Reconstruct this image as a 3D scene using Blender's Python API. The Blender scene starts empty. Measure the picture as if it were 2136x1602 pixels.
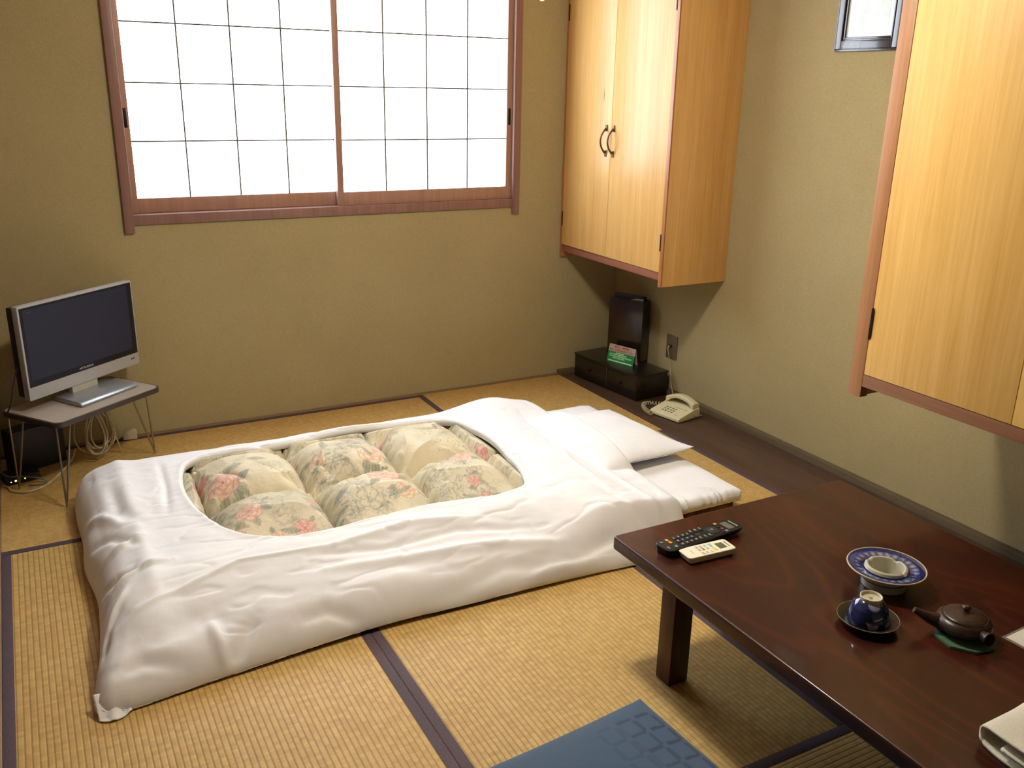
import bpy, bmesh, math, random
import numpy as np
from mathutils import Vector, Matrix

scene = bpy.context.scene
COL = scene.collection

# ------------------------------------------------------------------ camera
S = 1.45                                     # eye height
YAW, PIT, ROL = math.radians(28.62712585), math.radians(-18.17600603), math.radians(1.15992549)
F = Vector((math.sin(YAW)*math.cos(PIT), math.cos(YAW)*math.cos(PIT), math.sin(PIT)))
R0 = F.cross(Vector((0, 0, 1))).normalized(); U0 = R0.cross(F)
c_, s_ = math.cos(ROL), math.sin(ROL)
RR = c_*R0 + s_*U0; UU = -s_*R0 + c_*U0
cd = bpy.data.cameras.new('camera'); cam = bpy.data.objects.new('camera', cd); COL.objects.link(cam)
m = Matrix((RR, UU, -F)).transposed().to_4x4(); m.translation = Vector((0, 0, S))
cam.matrix_world = m
cd.sensor_width = 36; cd.sensor_fit = 'HORIZONTAL'; cd.lens = 1887.1147/2136*36; cd.clip_start = .02
scene.camera = cam

# ------------------------------------------------------------------ world, exposure
WINDOW_E = 7.5            # glow of the paper window
LAMP_E = 165.0            # glow of the ceiling lamp diffuser
w = bpy.data.worlds.new('world'); scene.world = w; w.use_nodes = True
w.node_tree.nodes['Background'].inputs[0].default_value = (.75, .85, 1, 1)
w.node_tree.nodes['Background'].inputs[1].default_value = .6
vs = scene.view_settings
vs.view_transform = 'Standard'; vs.look = 'None'; vs.gamma = 1; vs.exposure = 0.25; vs.use_curve_mapping = False

# ------------------------------------------------------------------ colour / material helpers
def lin(h):
    h = h.lstrip('#'); r = []
    for i in (0, 2, 4):
        v = int(h[i:i+2], 16)/255
        r.append(v/12.92 if v <= .04045 else ((v+.055)/1.055)**2.4)
    return (*r, 1)

class NT:
    def __init__(s, name):
        s.m = bpy.data.materials.new(name); s.m.use_nodes = True
        s.t = s.m.node_tree; s.n = s.t.nodes; s.l = s.t.links; s.b = s.n['Principled BSDF']
    def add(s, typ, **kw):
        nd = s.n.new(typ)
        for k, v in kw.items():
            if k.startswith('i_'):
                nd.inputs[k[2:].replace('_', ' ')].default_value = v
            else: setattr(nd, k, v)
        return nd
    def link(s, a, b): s.l.new(a, b)
    def math(s, op, a, b=None, c=None):
        nd = s.n.new('ShaderNodeMath'); nd.operation = op
        for i, v in enumerate((a, b, c)):
            if v is None: continue
            if isinstance(v, (int, float)): nd.inputs[i].default_value = v
            else: s.link(v, nd.inputs[i])
        return nd.outputs[0]
    def mix(s, fac, a, b, blend='MIX'):
        nd = s.n.new('ShaderNodeMix'); nd.data_type = 'RGBA'; nd.blend_type = blend
        for i, v in ((0, fac), (6, a), (7, b)):
            if isinstance(v, (int, float)): nd.inputs[i].default_value = v
            elif isinstance(v, tuple): nd.inputs[i].default_value = v
            else: s.link(v, nd.inputs[i])
        return nd.outputs[2]
    def coord(s, scale=(1, 1, 1), rot=(0, 0, 0), loc=(0, 0, 0)):
        tc = s.n.new('ShaderNodeTexCoord'); mp = s.n.new('ShaderNodeMapping')
        mp.inputs['Scale'].default_value = scale; mp.inputs['Rotation'].default_value = rot
        mp.inputs['Location'].default_value = loc
        s.link(tc.outputs['Object'], mp.inputs['Vector']); return mp.outputs[0]
    def noise(s, vec, scale, detail=3, rough=.55, dist=0):
        nd = s.n.new('ShaderNodeTexNoise'); s.link(vec, nd.inputs['Vector'])
        nd.inputs['Scale'].default_value = scale; nd.inputs['Detail'].default_value = detail
        nd.inputs['Roughness'].default_value = rough; nd.inputs['Distortion'].default_value = dist
        return nd.outputs['Fac']
    def ramp(s, fac, stops):
        nd = s.n.new('ShaderNodeValToRGB'); cr = nd.color_ramp
        while len(cr.elements) < len(stops): cr.elements.new(.5)
        for e, (p, col) in zip(cr.elements, stops): e.position = p; e.color = col
        s.link(fac, nd.inputs[0]); return nd.outputs[0]
    def bump(s, h, strength=.3, dist=.001):
        nd = s.n.new('ShaderNodeBump'); nd.inputs['Strength'].default_value = strength
        nd.inputs['Distance'].default_value = dist; s.link(h, nd.inputs['Height'])
        s.link(nd.outputs[0], s.b.inputs['Normal']); return nd
    def base(s, v):
        if isinstance(v, tuple): s.b.inputs['Base Color'].default_value = v
        else: s.link(v, s.b.inputs['Base Color'])
    def set(s, **kw):
        for k, v in kw.items(): s.b.inputs[k.replace('_', ' ')].default_value = v
        return s

def plain(name, col, rough=.5, metal=0, spec=.5, coat=0, var=.06, nscale=30, bump=0):
    t = NT(name); c = lin(col)
    n = t.noise(t.coord(), nscale)
    dark = tuple(v*(1-var*2) for v in c[:3])+(1,); lite = tuple(min(1, v*(1+var)) for v in c[:3])+(1,)
    t.base(t.ramp(n, [(.3, dark), (.7, lite)]))
    t.set(Roughness=rough, Metallic=metal); t.b.inputs['Specular IOR Level'].default_value = spec
    if coat: t.set(Coat_Weight=coat, Coat_Roughness=.08)
    if bump: t.bump(n, bump, .0006)
    return t.m

def emis(name, col, e):
    t = NT(name); t.base(lin(col))
    t.b.inputs['Emission Color'].default_value = lin(col); t.b.inputs['Emission Strength'].default_value = e
    t.set(Roughness=.8); return t.m

def wood(name, c1, c2, c3, axis='Z', scale=1, rough=.4, coat=0, knots=False, coatr=.15, spec=.5):
    t = NT(name)
    hi, lo = 26*scale, .9*scale
    sc = {'Z': (hi, hi, lo), 'Y': (hi, lo, hi), 'X': (lo, hi, hi)}[axis]
    v = t.coord(scale=sc)
    n1 = t.noise(v, 1, 4, .6, .4)
    sc2 = tuple(x*4.5 for x in sc); n2 = t.noise(t.coord(scale=sc2), 1, 3, .5)
    col = t.ramp(n1, [(.3, lin(c1)), (.5, lin(c2)), (.72, lin(c3))])
    col = t.mix(.35, col, t.ramp(n2, [(.35, lin(c3)), (.65, lin(c1))]), 'MIX')
    if knots:
        sk = {'Z': (5, 5, .9), 'Y': (5, .9, 5), 'X': (.9, 5, 5)}[axis]
        vo = t.add('ShaderNodeTexVoronoi', feature='F1'); t.link(t.coord(scale=sk), vo.inputs['Vector'])
        vo.inputs['Scale'].default_value = 1.6
        k = t.ramp(vo.outputs['Distance'], [(.015, (1, 1, 1, 1)), (.06, (0, 0, 0, 1))])
        col = t.mix(k, col, lin('#7a4a22'))
    t.base(col); t.set(Roughness=rough); t.b.inputs['Specular IOR Level'].default_value = spec
    if coat: t.set(Coat_Weight=coat, Coat_Roughness=coatr)
    t.bump(n2, .08, .0005)
    return t.m

# ------------------------------------------------------------------ mesh helpers
class MB:
    """collects shapes into one bmesh, then links it as one object"""
    def __init__(s): s.bm = bmesh.new()
    def _bev(s, geom_edges, b, seg=2):
        bmesh.ops.bevel(s.bm, geom=geom_edges, offset=b, segments=seg, profile=.6, affect='EDGES')
    def box(s, x0, y0, z0, x1, y1, z1, b=0, seg=2, rot=0, about=None):
        r = bmesh.ops.create_cube(s.bm, size=1); vs_ = r['verts']
        for v in vs_:
            v.co = Vector(((x0+x1)/2+v.co.x*(x1-x0), (y0+y1)/2+v.co.y*(y1-y0), (z0+z1)/2+v.co.z*(z1-z0)))
        if rot:
            a = about or Vector(((x0+x1)/2, (y0+y1)/2, 0)); a = Vector(a)
            M = Matrix.Translation(a) @ Matrix.Rotation(rot, 4, 'Z') @ Matrix.Translation(-a)
            for v in vs_: v.co = M @ v.co
        if b:
            es = set(e for v in vs_ for e in v.link_edges); s._bev(list(es), b, seg)
        return s
    def prism(s, pts, z0, z1, b=0, seg=2, axis='Z', only_top=False):
        """pts: 2D outline; axis: extrusion axis"""
        def mk(p, h):
            return {'Z': (p[0], p[1], h), 'X': (h, p[0], p[1]), 'Y': (p[0], h, p[1])}[axis]
        a = [s.bm.verts.new(mk(p, z0)) for p in pts]; c = [s.bm.verts.new(mk(p, z1)) for p in pts]
        n = len(pts)
        f0 = s.bm.faces.new(a); f1 = s.bm.faces.new(c[::-1]); fs = [f0, f1]
        for i in range(n): fs.append(s.bm.faces.new((a[i], c[i], c[(i+1) % n], a[(i+1) % n])))
        bmesh.ops.recalc_face_normals(s.bm, faces=fs)
        if b:
            es = list(f1.edges) if only_top else list(f0.edges)+list(f1.edges)
            s._bev(es, b, seg)
        return s
    def lathe(s, prof, cx=0, cy=0, n=64, close=False, fn=None):
        """prof: list of (r,z)"""
        rings = []
        for r, z in prof:
            if r < 1e-6: rings.append([s.bm.verts.new((cx, cy, z))])
            else:
                ring = []
                for i in range(n):
                    a = 2*math.pi*i/n; rr, zz = (r, z) if fn is None else fn(r, z, a)
                    ring.append(s.bm.verts.new((cx+rr*math.cos(a), cy+rr*math.sin(a), zz)))
                rings.append(ring)
        for A, B in zip(rings[:-1], rings[1:]):
            if len(A) == 1 and len(B) == 1: continue
            for i in range(n):
                j = (i+1) % n
                if len(A) == 1: s.bm.faces.new((A[0], B[i], B[j]))
                elif len(B) == 1: s.bm.faces.new((A[i], B[0], A[j]))
                else: s.bm.faces.new((A[i], B[i], B[j], A[j]))
        bmesh.ops.recalc_face_normals(s.bm, faces=s.bm.faces[:])
        return s
    def tube(s, pts, r, n=8, caps=True):
        pts = [Vector(p) for p in pts]; rs = r if isinstance(r, (list, tuple)) else [r]*len(pts)
        t0 = (pts[1]-pts[0]).normalized()
        nv = t0.orthogonal().normalized(); rings = []
        for i, p in enumerate(pts):
            if i == 0: t = (pts[1]-pts[0])
            elif i == len(pts)-1: t = pts[-1]-pts[-2]
            else: t = pts[i+1]-pts[i-1]
            if t.length < 1e-9: t = t0.copy()
            t.normalize(); nv = (nv - t*nv.dot(t))
            nv = nv.normalized() if nv.length > 1e-6 else t.orthogonal().normalized()
            bv = t.cross(nv)
            rings.append([s.bm.verts.new(p+rs[i]*(math.cos(2*math.pi*k/n)*nv+math.sin(2*math.pi*k/n)*bv)) for k in range(n)])
        for A, B in zip(rings[:-1], rings[1:]):
            for k in range(n): s.bm.faces.new((A[k], A[(k+1) % n], B[(k+1) % n], B[k]))
        if caps: s.bm.faces.new(rings[0][::-1]); s.bm.faces.new(rings[-1])
        return s
    def build(s, name, mat, parent=None, smooth=True, angle=35, loc=None, label=None):
        me = bpy.data.meshes.new(name); s.bm.to_mesh(me); s.bm.free()
        return link_mesh(name, me, mat, parent, smooth, angle, loc, label)

def link_mesh(name, me, mat, parent=None, smooth=True, angle=35, loc=None, label=None):
    me.materials.append(mat)
    if smooth:
        me.polygons.foreach_set('use_smooth', [True]*len(me.polygons))
        try: me.set_sharp_from_angle(angle=math.radians(angle))
        except Exception: pass
    o = bpy.data.objects.new(name, me); COL.objects.link(o)
    if parent: o.parent = parent
    if loc: o.location = loc
    if label: o['label'] = label
    return o

def catmull(pts, sub=8, closed=False):
    P = [Vector(p) for p in pts]; out = []; n = len(P)
    rng = n if closed else n-1
    for i in range(rng):
        if closed: a, b, c, d = P[(i-1) % n], P[i], P[(i+1) % n], P[(i+2) % n]
        else: a, b, c, d = P[max(i-1, 0)], P[i], P[i+1], P[min(i+2, n-1)]
        for k in range(sub):
            t = k/sub
            out.append(.5*((2*b)+(-a+c)*t+(2*a-5*b+4*c-d)*t*t+(-a+3*b-3*c+d)*t**3))
    if not closed: out.append(P[-1])
    return out

def thing(name, label, cat, loc=(0, 0, 0), rz=0, group=None):
    o = bpy.data.objects.new(name, None); COL.objects.link(o); o.empty_display_size = .05
    o.location = loc; o.rotation_euler = (0, 0, rz); o['label'] = label; o['category'] = cat
    if group: o['group'] = group
    return o
def tag(o, label, cat, group=None):
    o['label'] = label; o['category'] = cat
    if group: o['group'] = group
    return o
def struct(o): o['kind'] = 'structure'; return o

def text_mesh(name, body, size, mat, parent, loc, rot=(0, 0, 0), depth=.0003, width=None, align='CENTER', bold=0, label=None):
    cu = bpy.data.curves.new(name, 'FONT'); cu.body = body; cu.size = size
    cu.align_x = align; cu.align_y = 'CENTER'; cu.extrude = depth/2; cu.offset = bold
    tmp = bpy.data.objects.new(name+'_tmp', cu); COL.objects.link(tmp)
    bpy.context.view_layer.update()
    me = bpy.data.meshes.new_from_object(tmp.evaluated_get(bpy.context.evaluated_depsgraph_get()))
    bpy.data.objects.remove(tmp); bpy.data.curves.remove(cu)
    if width and len(me.vertices):
        xs = [v.co.x for v in me.vertices]; k = width/max(1e-6, max(xs)-min(xs))
        for v in me.vertices: v.co.x *= k
    me.materials.clear()
    o = link_mesh(name, me, mat, parent, smooth=False, label=label); o.location = loc; o.rotation_euler = rot
    return o

def rrect(w, h, r, n=6, cx=0, cy=0):
    out = []
    for sx, sy, a0 in ((1, 1, 0), (-1, 1, 90), (-1, -1, 180), (1, -1, 270)):
        for k in range(n+1):
            a = math.radians(a0+90*k/n)
            out.append((cx+sx*(w/2-r)+r*math.cos(a), cy+sy*(h/2-r)+r*math.sin(a)))
    return out

def sm(a, b, x):
    t = np.clip((x-a)/(b-a), 0, 1); return t*t*(3-2*t)
def vnoise(x, y, f, seed=0):
    X = x*f; Y = y*f; xi = np.floor(X).astype(np.int64); yi = np.floor(Y).astype(np.int64)
    fx = X-xi; fy = Y-yi; fx = fx*fx*(3-2*fx); fy = fy*fy*(3-2*fy)
    def h(a, b):
        v = (a*374761393+b*668265263+seed*974634511) & 0xffffffff
        v = ((v ^ (v >> 13))*1274126177) & 0xffffffff
        return ((v ^ (v >> 16)) & 0xffff)/65535.0
    return (h(xi, yi)*(1-fx)+h(xi+1, yi)*fx)*(1-fy)+(h(xi, yi+1)*(1-fx)+h(xi+1, yi+1)*fx)*fy
def fbm(x, y, f, o=4, seed=0):
    r = 0; a = .5
    for k in range(o): r = r+a*(vnoise(x, y, f*2**k, seed+k*7)-.5); a *= .5
    return r
def ridge(x, y, pts, amp, wid, sharp=False):
    """soft crease along a polyline, tapering at both ends"""
    P = np.array(pts); best = np.full(x.shape, 1e9); tt = np.zeros(x.shape)
    seg = np.linalg.norm(np.diff(P, axis=0), axis=1); tot = seg.sum(); acc = 0
    for i in range(len(P)-1):
        d = P[i+1]-P[i]; t = np.clip(((x-P[i, 0])*d[0]+(y-P[i, 1])*d[1])/max(1e-9, d@d), 0, 1)
        dd = np.hypot(x-P[i, 0]-t*d[0], y-P[i, 1]-t*d[1]); k = dd < best
        best = np.where(k, dd, best); tt = np.where(k, (acc+t*seg[i])/tot, tt); acc += seg[i]
    return amp*(np.exp(-np.abs(best/wid)*1.3) if sharp else np.exp(-(best/wid)**2))*np.sqrt(np.clip(np.sin(np.pi*np.clip(tt, .03, .97)), 0, 1))
def seg_dist(x, y, poly, closed=True):
    P = np.array(poly); n = len(P); best = np.full(x.shape, 1e9)
    for i in range(n if closed else n-1):
        a = P[i]; d = P[(i+1) % n]-a
        t = np.clip(((x-a[0])*d[0]+(y-a[1])*d[1])/max(1e-12, d@d), 0, 1)
        best = np.minimum(best, np.hypot(x-a[0]-t*d[0], y-a[1]-t*d[1]))
    return best
def grid_mesh(name, X, Y, Z, closed_u=False, cols=None):
    """X,Y,Z arrays [nu,nv]"""
    nu, nv = X.shape
    me = bpy.data.meshes.new(name)
    co = np.stack([X, Y, Z], -1).reshape(-1, 3)
    I, J = np.meshgrid(np.arange(nu if closed_u else nu-1), np.arange(nv-1), indexing='ij')
    I2 = (I+1) % nu
    f = np.stack([I*nv+J, I2*nv+J, I2*nv+J+1, I*nv+J+1], -1).reshape(-1, 4)
    me.from_pydata(co.tolist(), [], f.tolist())
    if cols is not None:
        ca = me.color_attributes.new('pattern', 'FLOAT_COLOR', 'POINT')
        ca.data.foreach_set('color', np.concatenate([cols.reshape(-1, 3), np.ones((nu*nv, 1))], 1).astype(np.float32).ravel())
    me.update(); return me
def attr_mat(name, rough=.8, tweak=None, sheen=0):
    t = NT(name); a = t.add('ShaderNodeAttribute', attribute_name='pattern')
    col = a.outputs['Color']
    if tweak: col = tweak(t, col)
    t.base(col); t.set(Roughness=rough); t.b.inputs['Specular IOR Level'].default_value = .25
    if sheen: t.set(Sheen_Weight=sheen)
    return t

# ------------------------------------------------------------------ room materials
def wall_mat():
    t = NT('plaster_wall'); v = t.coord()
    n = t.noise(v, 2.2, 4, .6); g = t.noise(v, 420, 2, .7)
    c = t.ramp(n, [(.3, lin('#9a8c66')), (.7, lin('#a49670'))])
    c = t.mix(.32, c, t.ramp(g, [(.3, lin('#776b4c')), (.7, lin('#c8ba90'))]))
    t.base(c); t.set(Roughness=.95); t.b.inputs['Specular IOR Level'].default_value = .1
    t.bump(g, .25, .0008); return t.m
M_wall = wall_mat()
M_ceil = wood('ceiling_wood', '#b98d5a', '#c9a06c', '#d4ae7c', 'Y', .6, .6)
M_trim = wood('brown_trim', '#4c4230', '#584c37', '#63563e', 'Y', 1, .5)
M_tok = wood('dark_floor_board', '#3c2b20', '#48352a', '#564033', 'Y', .8, .42, spec=.35)
M_frame = wood('window_frame_wood', '#77554b', '#82605a', '#8c6a62', 'Z', 1, .45)
M_shoji = wood('shoji_wood', '#916d5c', '#9e7868', '#a88574', 'Z', 1, .45)
M_bar = plain('lattice_bar', '#57524b', .7)
M_cab = wood('cabinet_veneer', '#c49654', '#d2a664', '#ddb474', 'Z', 1, .34, 0, True, spec=.45)
M_cabedge = wood('cabinet_edge', '#9a6238', '#a86f44', '#b27a4e', 'Z', 1, .4)
M_blackmetal = plain('black_iron', '#151110', .4, .6)
M_bronze = plain('bronze', '#6a543c', .35, .7)

# ------------------------------------------------------------------ structure
XL, XR, YB, YF, ZC = -.225, 2.77, 3.937, -1.9, 2.42
b = MB(); b.box(XL-.1, YF-.1, -.12, XR+.1, YB+.1, -.03)
struct(b.build('floor', M_tok, smooth=False))
b = MB(); b.box(XL-.1, YF-.1, ZC, XR+.1, YB+.1, ZC+.08); struct(b.build('ceiling', M_ceil, smooth=False))
WX0, WX1, WZ0, WZ1 = .395, 2.132, .905, 2.17
b = MB()
b.box(XL-.1, YB, -.12, WX0, YB+.1, ZC+.08); b.box(WX1, YB, -.12, XR+.1, YB+.1, ZC+.08)
b.box(WX0, YB, -.12, WX1, YB+.1, WZ0); b.box(WX0, YB, WZ1, WX1, YB+.1, ZC+.08)
struct(b.build('wall_back', M_wall, smooth=False))
b = MB(); b.box(XR, YF-.1, -.12, XR+.1, YB, ZC+.08); struct(b.build('wall_right', M_wall, smooth=False))
b = MB(); b.box(XL-.1, YF-.1, -.12, XL, YB, ZC+.08); struct(b.build('wall_left', wood('left_wall_wood', '#54402e', '#604a36', '#6c553f', 'Z', .5, .6), smooth=False))
b = MB(); b.box(XL, YF-.1, -.12, XR, YF, ZC+.08); struct(b.build('wall_front', M_wall, smooth=False))
b = MB(); b.box(XR-.03, YF, -.03, XR, YB, .026, .002); struct(b.build('baseboard_right', M_trim))
b = MB(); b.box(2.42, YB-.022, -.03, XR-.03, YB, .024, .002); struct(b.build('baseboard_back', M_trim))
b = MB(); b.box(-.193, YB-.024, -.03, 2.42, YB, .004, .001); struct(b.build('trim_1', wood('tatami_edge_wood', '#6f5a3c', '#7d6848', '#857050', 'X', 1, .6)))
b = MB(); b.box(XL, YF, -.03, -.193, YB, .003, .001); struct(b.build('trim_2', wood('sill_wood', '#7a5f44', '#8a6e50', '#967a5a', 'Y', 1, .5)))
b = MB(); b.box(2.42, YF, -.03, XR-.03, YB-.022, 0, .0015)
tag(b.build('floor_board', M_tok), 'dark brown wooden floor board running along the right wall under the telephone', 'floor board')

# tatami ----------------------------------------------------------------
def tatami_mat(axis, name):
    t = NT(name); tc = t.add('ShaderNodeTexCoord'); sp = t.add('ShaderNodeSeparateXYZ')
    t.link(tc.outputs['Object'], sp.inputs[0])
    a, l = (sp.outputs[0], sp.outputs[1]) if axis == 'Y' else (sp.outputs[1], sp.outputs[0])
    P = .0148
    u = t.math('DIVIDE', a, P); fr = t.math('FRACT', u)
    rd = t.math('ABSOLUTE', t.math('SUBTRACT', fr, .5))                  # 0 at middle .5 at groove
    groove = t.math('SMOOTH_MIN', 1.0, t.math('MULTIPLY', t.math('SUBTRACT', .5, rd), 4.5), .3)
    # rush strands across
    mp = t.add('ShaderNodeCombineXYZ')
    t.link(t.math('MULTIPLY', a, 14.0), mp.inputs[0]); t.link(t.math('MULTIPLY', l, 520.0), mp.inputs[1])
    st = t.noise(mp.outputs[0], 1, 2, .5)
    wn = t.add('ShaderNodeTexWhiteNoise', noise_dimensions='2D'); cm = t.add('ShaderNodeCombineXYZ')
    t.link(t.math('FLOOR', u), cm.inputs[0]); t.link(t.math('FLOOR', t.math('DIVIDE', l, .013)), cm.inputs[1])
    t.link(cm.outputs[0], wn.inputs['Vector'])
    big = t.noise(t.coord(), 2.5, 3)
    base = t.ramp(big, [(.3, lin('#b39254')), (.7, lin('#c2a264'))])
    base = t.mix(.28, base, t.ramp(st, [(.3, lin('#96713a')), (.7, lin('#e6c67e'))]))
    base = t.mix(.16, base, t.ramp(wn.outputs['Value'], [(0, lin('#8d6a33')), (1, lin('#ecd08c'))]))
    base = t.mix(t.math('MULTIPLY', t.math('SUBTRACT', 1.0, groove), .5), base, lin('#7c5a2c'))
    t.base(base); t.set(Roughness=.55); t.b.inputs['Specular IOR Level'].default_value = .35
    h = t.math('ADD', groove, t.math('MULTIPLY', st, .25)); h = t.math('ADD', h, t.math('MULTIPLY', wn.outputs['Value'], .18))
    t.bump(h, .55, .0016); return t.m
MT = {a: tatami_mat(a, 'tatami_rush_'+a) for a in 'XY'}
def border_m():
    t = NT('tatami_border_cloth'); n = t.noise(t.coord(scale=(1, 1, 1)), 600, 2)
    t.base(t.ramp(n, [(.3, lin('#34262e')), (.7, lin('#54424c'))])); t.set(Roughness=.75); t.bump(n, .3, .0004); return t.m
M_border = border_m()
def tatami(x0, y0, x1, y1, axis, label, borders):
    o = thing('tatami_mat', label, 'tatami mat', (x0, y0, -.03), group='tatami mats covering the floor')
    W_, H_ = x1-x0, y1-y0; bw = .0285; i0, i1 = 0, 0
    b = MB(); b.box(0.0005, .0005, 0, W_-.0005, H_-.0005, .03, .001); b.build('rush_surface', MT[axis], o)
    for s in borders:
        b = MB(); r = {'l': (0, 0, bw, H_), 'r': (W_-bw, 0, W_, H_), 'b': (0, 0, W_, bw), 't': (0, H_-bw, W_, H_)}[s]
        b.box(r[0]+.0007, r[1]+.0007, .0285, r[2]-.0007, r[3]-.0007, .0309, .0006); b.build('cloth_border', M_border, o)
SX, SX2, TY0, TY1, TYB = .7075, 1.605, 1.213, 3.012, YB-.024
tatami(-.193, TY0, SX, TY1, 'Y', 'tatami mat at the left wall, under the left end of the bedding, nearest the camera', 'lr')
tatami(SX, TY0, SX2, TY1, 'Y', 'tatami mat carrying the blue floor cushion, beside the near table leg', 'lr')
tatami(SX2, TY0, 2.42, TY1, 'Y', 'tatami mat mostly under the low table and the pillow end of the bedding', 'r')
tatami(-.193, TY1, SX2, TYB, 'X', 'tatami mat lying along the window wall, under the television stand', 'tb')
tatami(SX2, TY1, 2.42, TYB, 'Y', 'tatami mat in the far right corner, in front of the dark drawer chest', 'l')
tatami(.25, .33, 1.95, TY0, 'X', 'tatami mat beneath the near end of the low table, at the bottom edge', 'tb')

# ------------------------------------------------------------------ window
M_paper = NT('shoji_paper')
M_paper.base(lin('#f4f4f0')); M_paper.set(Roughness=.9)
pn = M_paper.noise(M_paper.coord(), 1.6, 2)
ec = M_paper.ramp(pn, [(.3, (.80, .89, 1, 1)), (.7, (.76, .87, 1, 1))])
M_paper.link(ec, M_paper.b.inputs['Emission Color']); M_paper.b.inputs['Emission Strength'].default_value = WINDOW_E
M_paper = M_paper.m
win = bpy.data.objects.new('window_1', None); COL.objects.link(win); win['kind'] = 'structure'
b = MB()
b.box(.366, YB-.016, .862, .403, YB+.09, 2.235, .0015); b.box(2.124, YB-.016, .862, 2.161, YB+.09, 2.235, .0015)
b.box(.403, YB-.010, .893, 2.124, YB+.09, .932, .001); b.box(.403, YB-.010, 2.165, 2.124, YB+.09, 2.205, .001)
b.build('window_frame', M_frame, win)
def shoji(x0, x1, y, label):
    p = bpy.data.objects.new('shoji_panel', None); COL.objects.link(p); p.parent = win; p.location = (x0, y, .933)
    p['label'] = label
    Wd = x1-x0; zt = 1.232; st = .028; rb = .058
    b = MB(); b.box(0, 0, 0, st, .028, zt, .0015); b.box(Wd-st, 0, 0, Wd, .028, zt, .0015)
    b.box(st, .002, 0, Wd-st, .026, rb, .001); b.box(st, .002, zt-.05, Wd-st, .026, zt, .001)
    b.build('panel_frame', M_shoji, p)
    b = MB(); iw = Wd-2*st
    for k in (1, 2, 3): b.box(st+iw*k/4-.0028, .0065, rb, st+iw*k/4+.0028, .0125, zt-.05)
    for k in range(1, 5): b.box(st, .008, rb+.2235*k-.0028, Wd-st, .0145, rb+.2235*k+.0028)
    b.build('lattice', M_bar, p)
    b = MB(); b.box(st-.004, .0146, rb-.004, Wd-st+.004, .0155, zt-.046); b.build('paper', M_paper, p)
    b = MB(); b.box(-.0005, 0, 0, .012, .001, .078); return p
s1 = shoji(.403, 1.288, YB+.045, 'left sliding paper screen, set behind the right one')
s2 = shoji(1.256, 2.124, YB+.008, 'right sliding paper screen, set in front')
for p, x, z in ((s1, .008, .335), (s2, .868-.020, .345)):
    b = MB(); b.box(x, -.0015, z, x+.012, .002, z+.075, .001); b.build('finger_pull', M_blackmetal, p)

# ------------------------------------------------------------------ wall cabinets
def handle(b, y, z0, z1):
    L = z1-z0; pts = []
    for k in range(25):
        t = k/24; pts.append((-.004-.030*math.sin(math.pi*t)**.75, y, z0+.012+(L-.024)*t))
    b.tube(pts, [.0042 if .1 < k/24 < .9 else .005 for k in range(25)], 8)
    b.box(-.006, y-.006, z0-.004, .001, y+.006, z0+.024, .002); b.box(-.006, y-.006, z1-.024, .001, y+.006, z1+.004, .002)

X1 = 2.41
c = thing('wall_cabinet', 'tall light wood wall cabinet with two handled doors, right of the window', 'cabinet', (X1, 3.088, .635))
D = XR-X1; CW = YB-3.088; ZH = ZC-.02-.635
b = MB(); b.box(.0, 0, 0, D, .02, ZH, .0008); b.build('side_panel', M_cab, c)
b = MB(); b.box(-.0015, -.0006, -.0005, .006, .0205, ZH, .0008); b.build('edge_strip', M_cabedge, c)
b = MB(); b.box(0, CW-.014, -.004, D, CW, ZH, .0008); b.build('edge_strip', M_cabedge, c)
b = MB(); b.box(.006, .0205, .026, .024, CW-.014, .060, .001); b.build('bottom_rail', M_trim if False else wood('rail_wood', '#7e4c38', '#8b5844', '#96624c', 'Y', 1, .4), c)
b = MB(); b.box(.024, .02, .03, D, CW-.014, .045); b.box(.03, .02, .0449, .05, CW-.014, .06); b.build('bottom_panel', M_cab, c)
b = MB(); b.box(.03, .02, ZH-.02, D, CW-.014, ZH); b.build('top_panel', M_cab, c)
ym = 3.525-3.088
for k, (y0, y1, hy) in enumerate(((.022, ym-.0012, 3.503-3.088), (ym+.0012, CW-.016, 3.561-3.088))):
    b = MB(); b.box(.0, y0, .062, .018, y1, ZH-.02, .0008); d = b.build('door', M_cab, c)
    b = MB(); handle(b, hy, 1.158-.635, 1.29-.635); b.build('handle', M_bronze, d)
    yh = .0205 if k == 0 else CW-.0165
    for z in (.790, 1.752):
        b = MB(); b.box(-.003, yh-.0035, z-.635, .002, yh+.0035, z+.072-.635, .001); b.build('hinge', M_blackmetal, d)

X2 = 2.10
c = thing('wall_cabinet', 'deep light wood wall cabinet with brown frame, hanging above the low table', 'cabinet', (X2, .75, .605))
D = XR-X2; ZH = ZC-.02-.605; ye = 1.765-.75; yd = 1.718-.75
M_cab2 = wood('cabinet_veneer_golden', '#d2a250', '#e2b564', '#ecc277', 'Z', .9, .45, 0, True, spec=.4)
M_cab2e = wood('cabinet_frame_brown', '#9a6a44', '#a8764e', '#b48258', 'Z', 1, .45)
for q0, q1 in ((yd, ye), (0, .047)):
    b = MB(); b.box(0, q0, 0, .03, q1, ZH, .002); b.build('frame_stile', M_cab2e, c)
b = MB(); b.box(.001, .047, .034, .03, yd, .071, .001); b.build('bottom_rail', wood('rail_wood_b', '#7c5236', '#8a5e40', '#966a4a', 'Y', 1, .45), c)
b = MB(); b.box(.03, .012, 0, D, .0401, ZH); b.box(.03, yd+.012, 0, D, ye-.004, ZH); b.box(.03, .04, .036, D, yd+.012, .055); b.build('body', M_cab, c)
ymid = (yd+.047)/2
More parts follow.
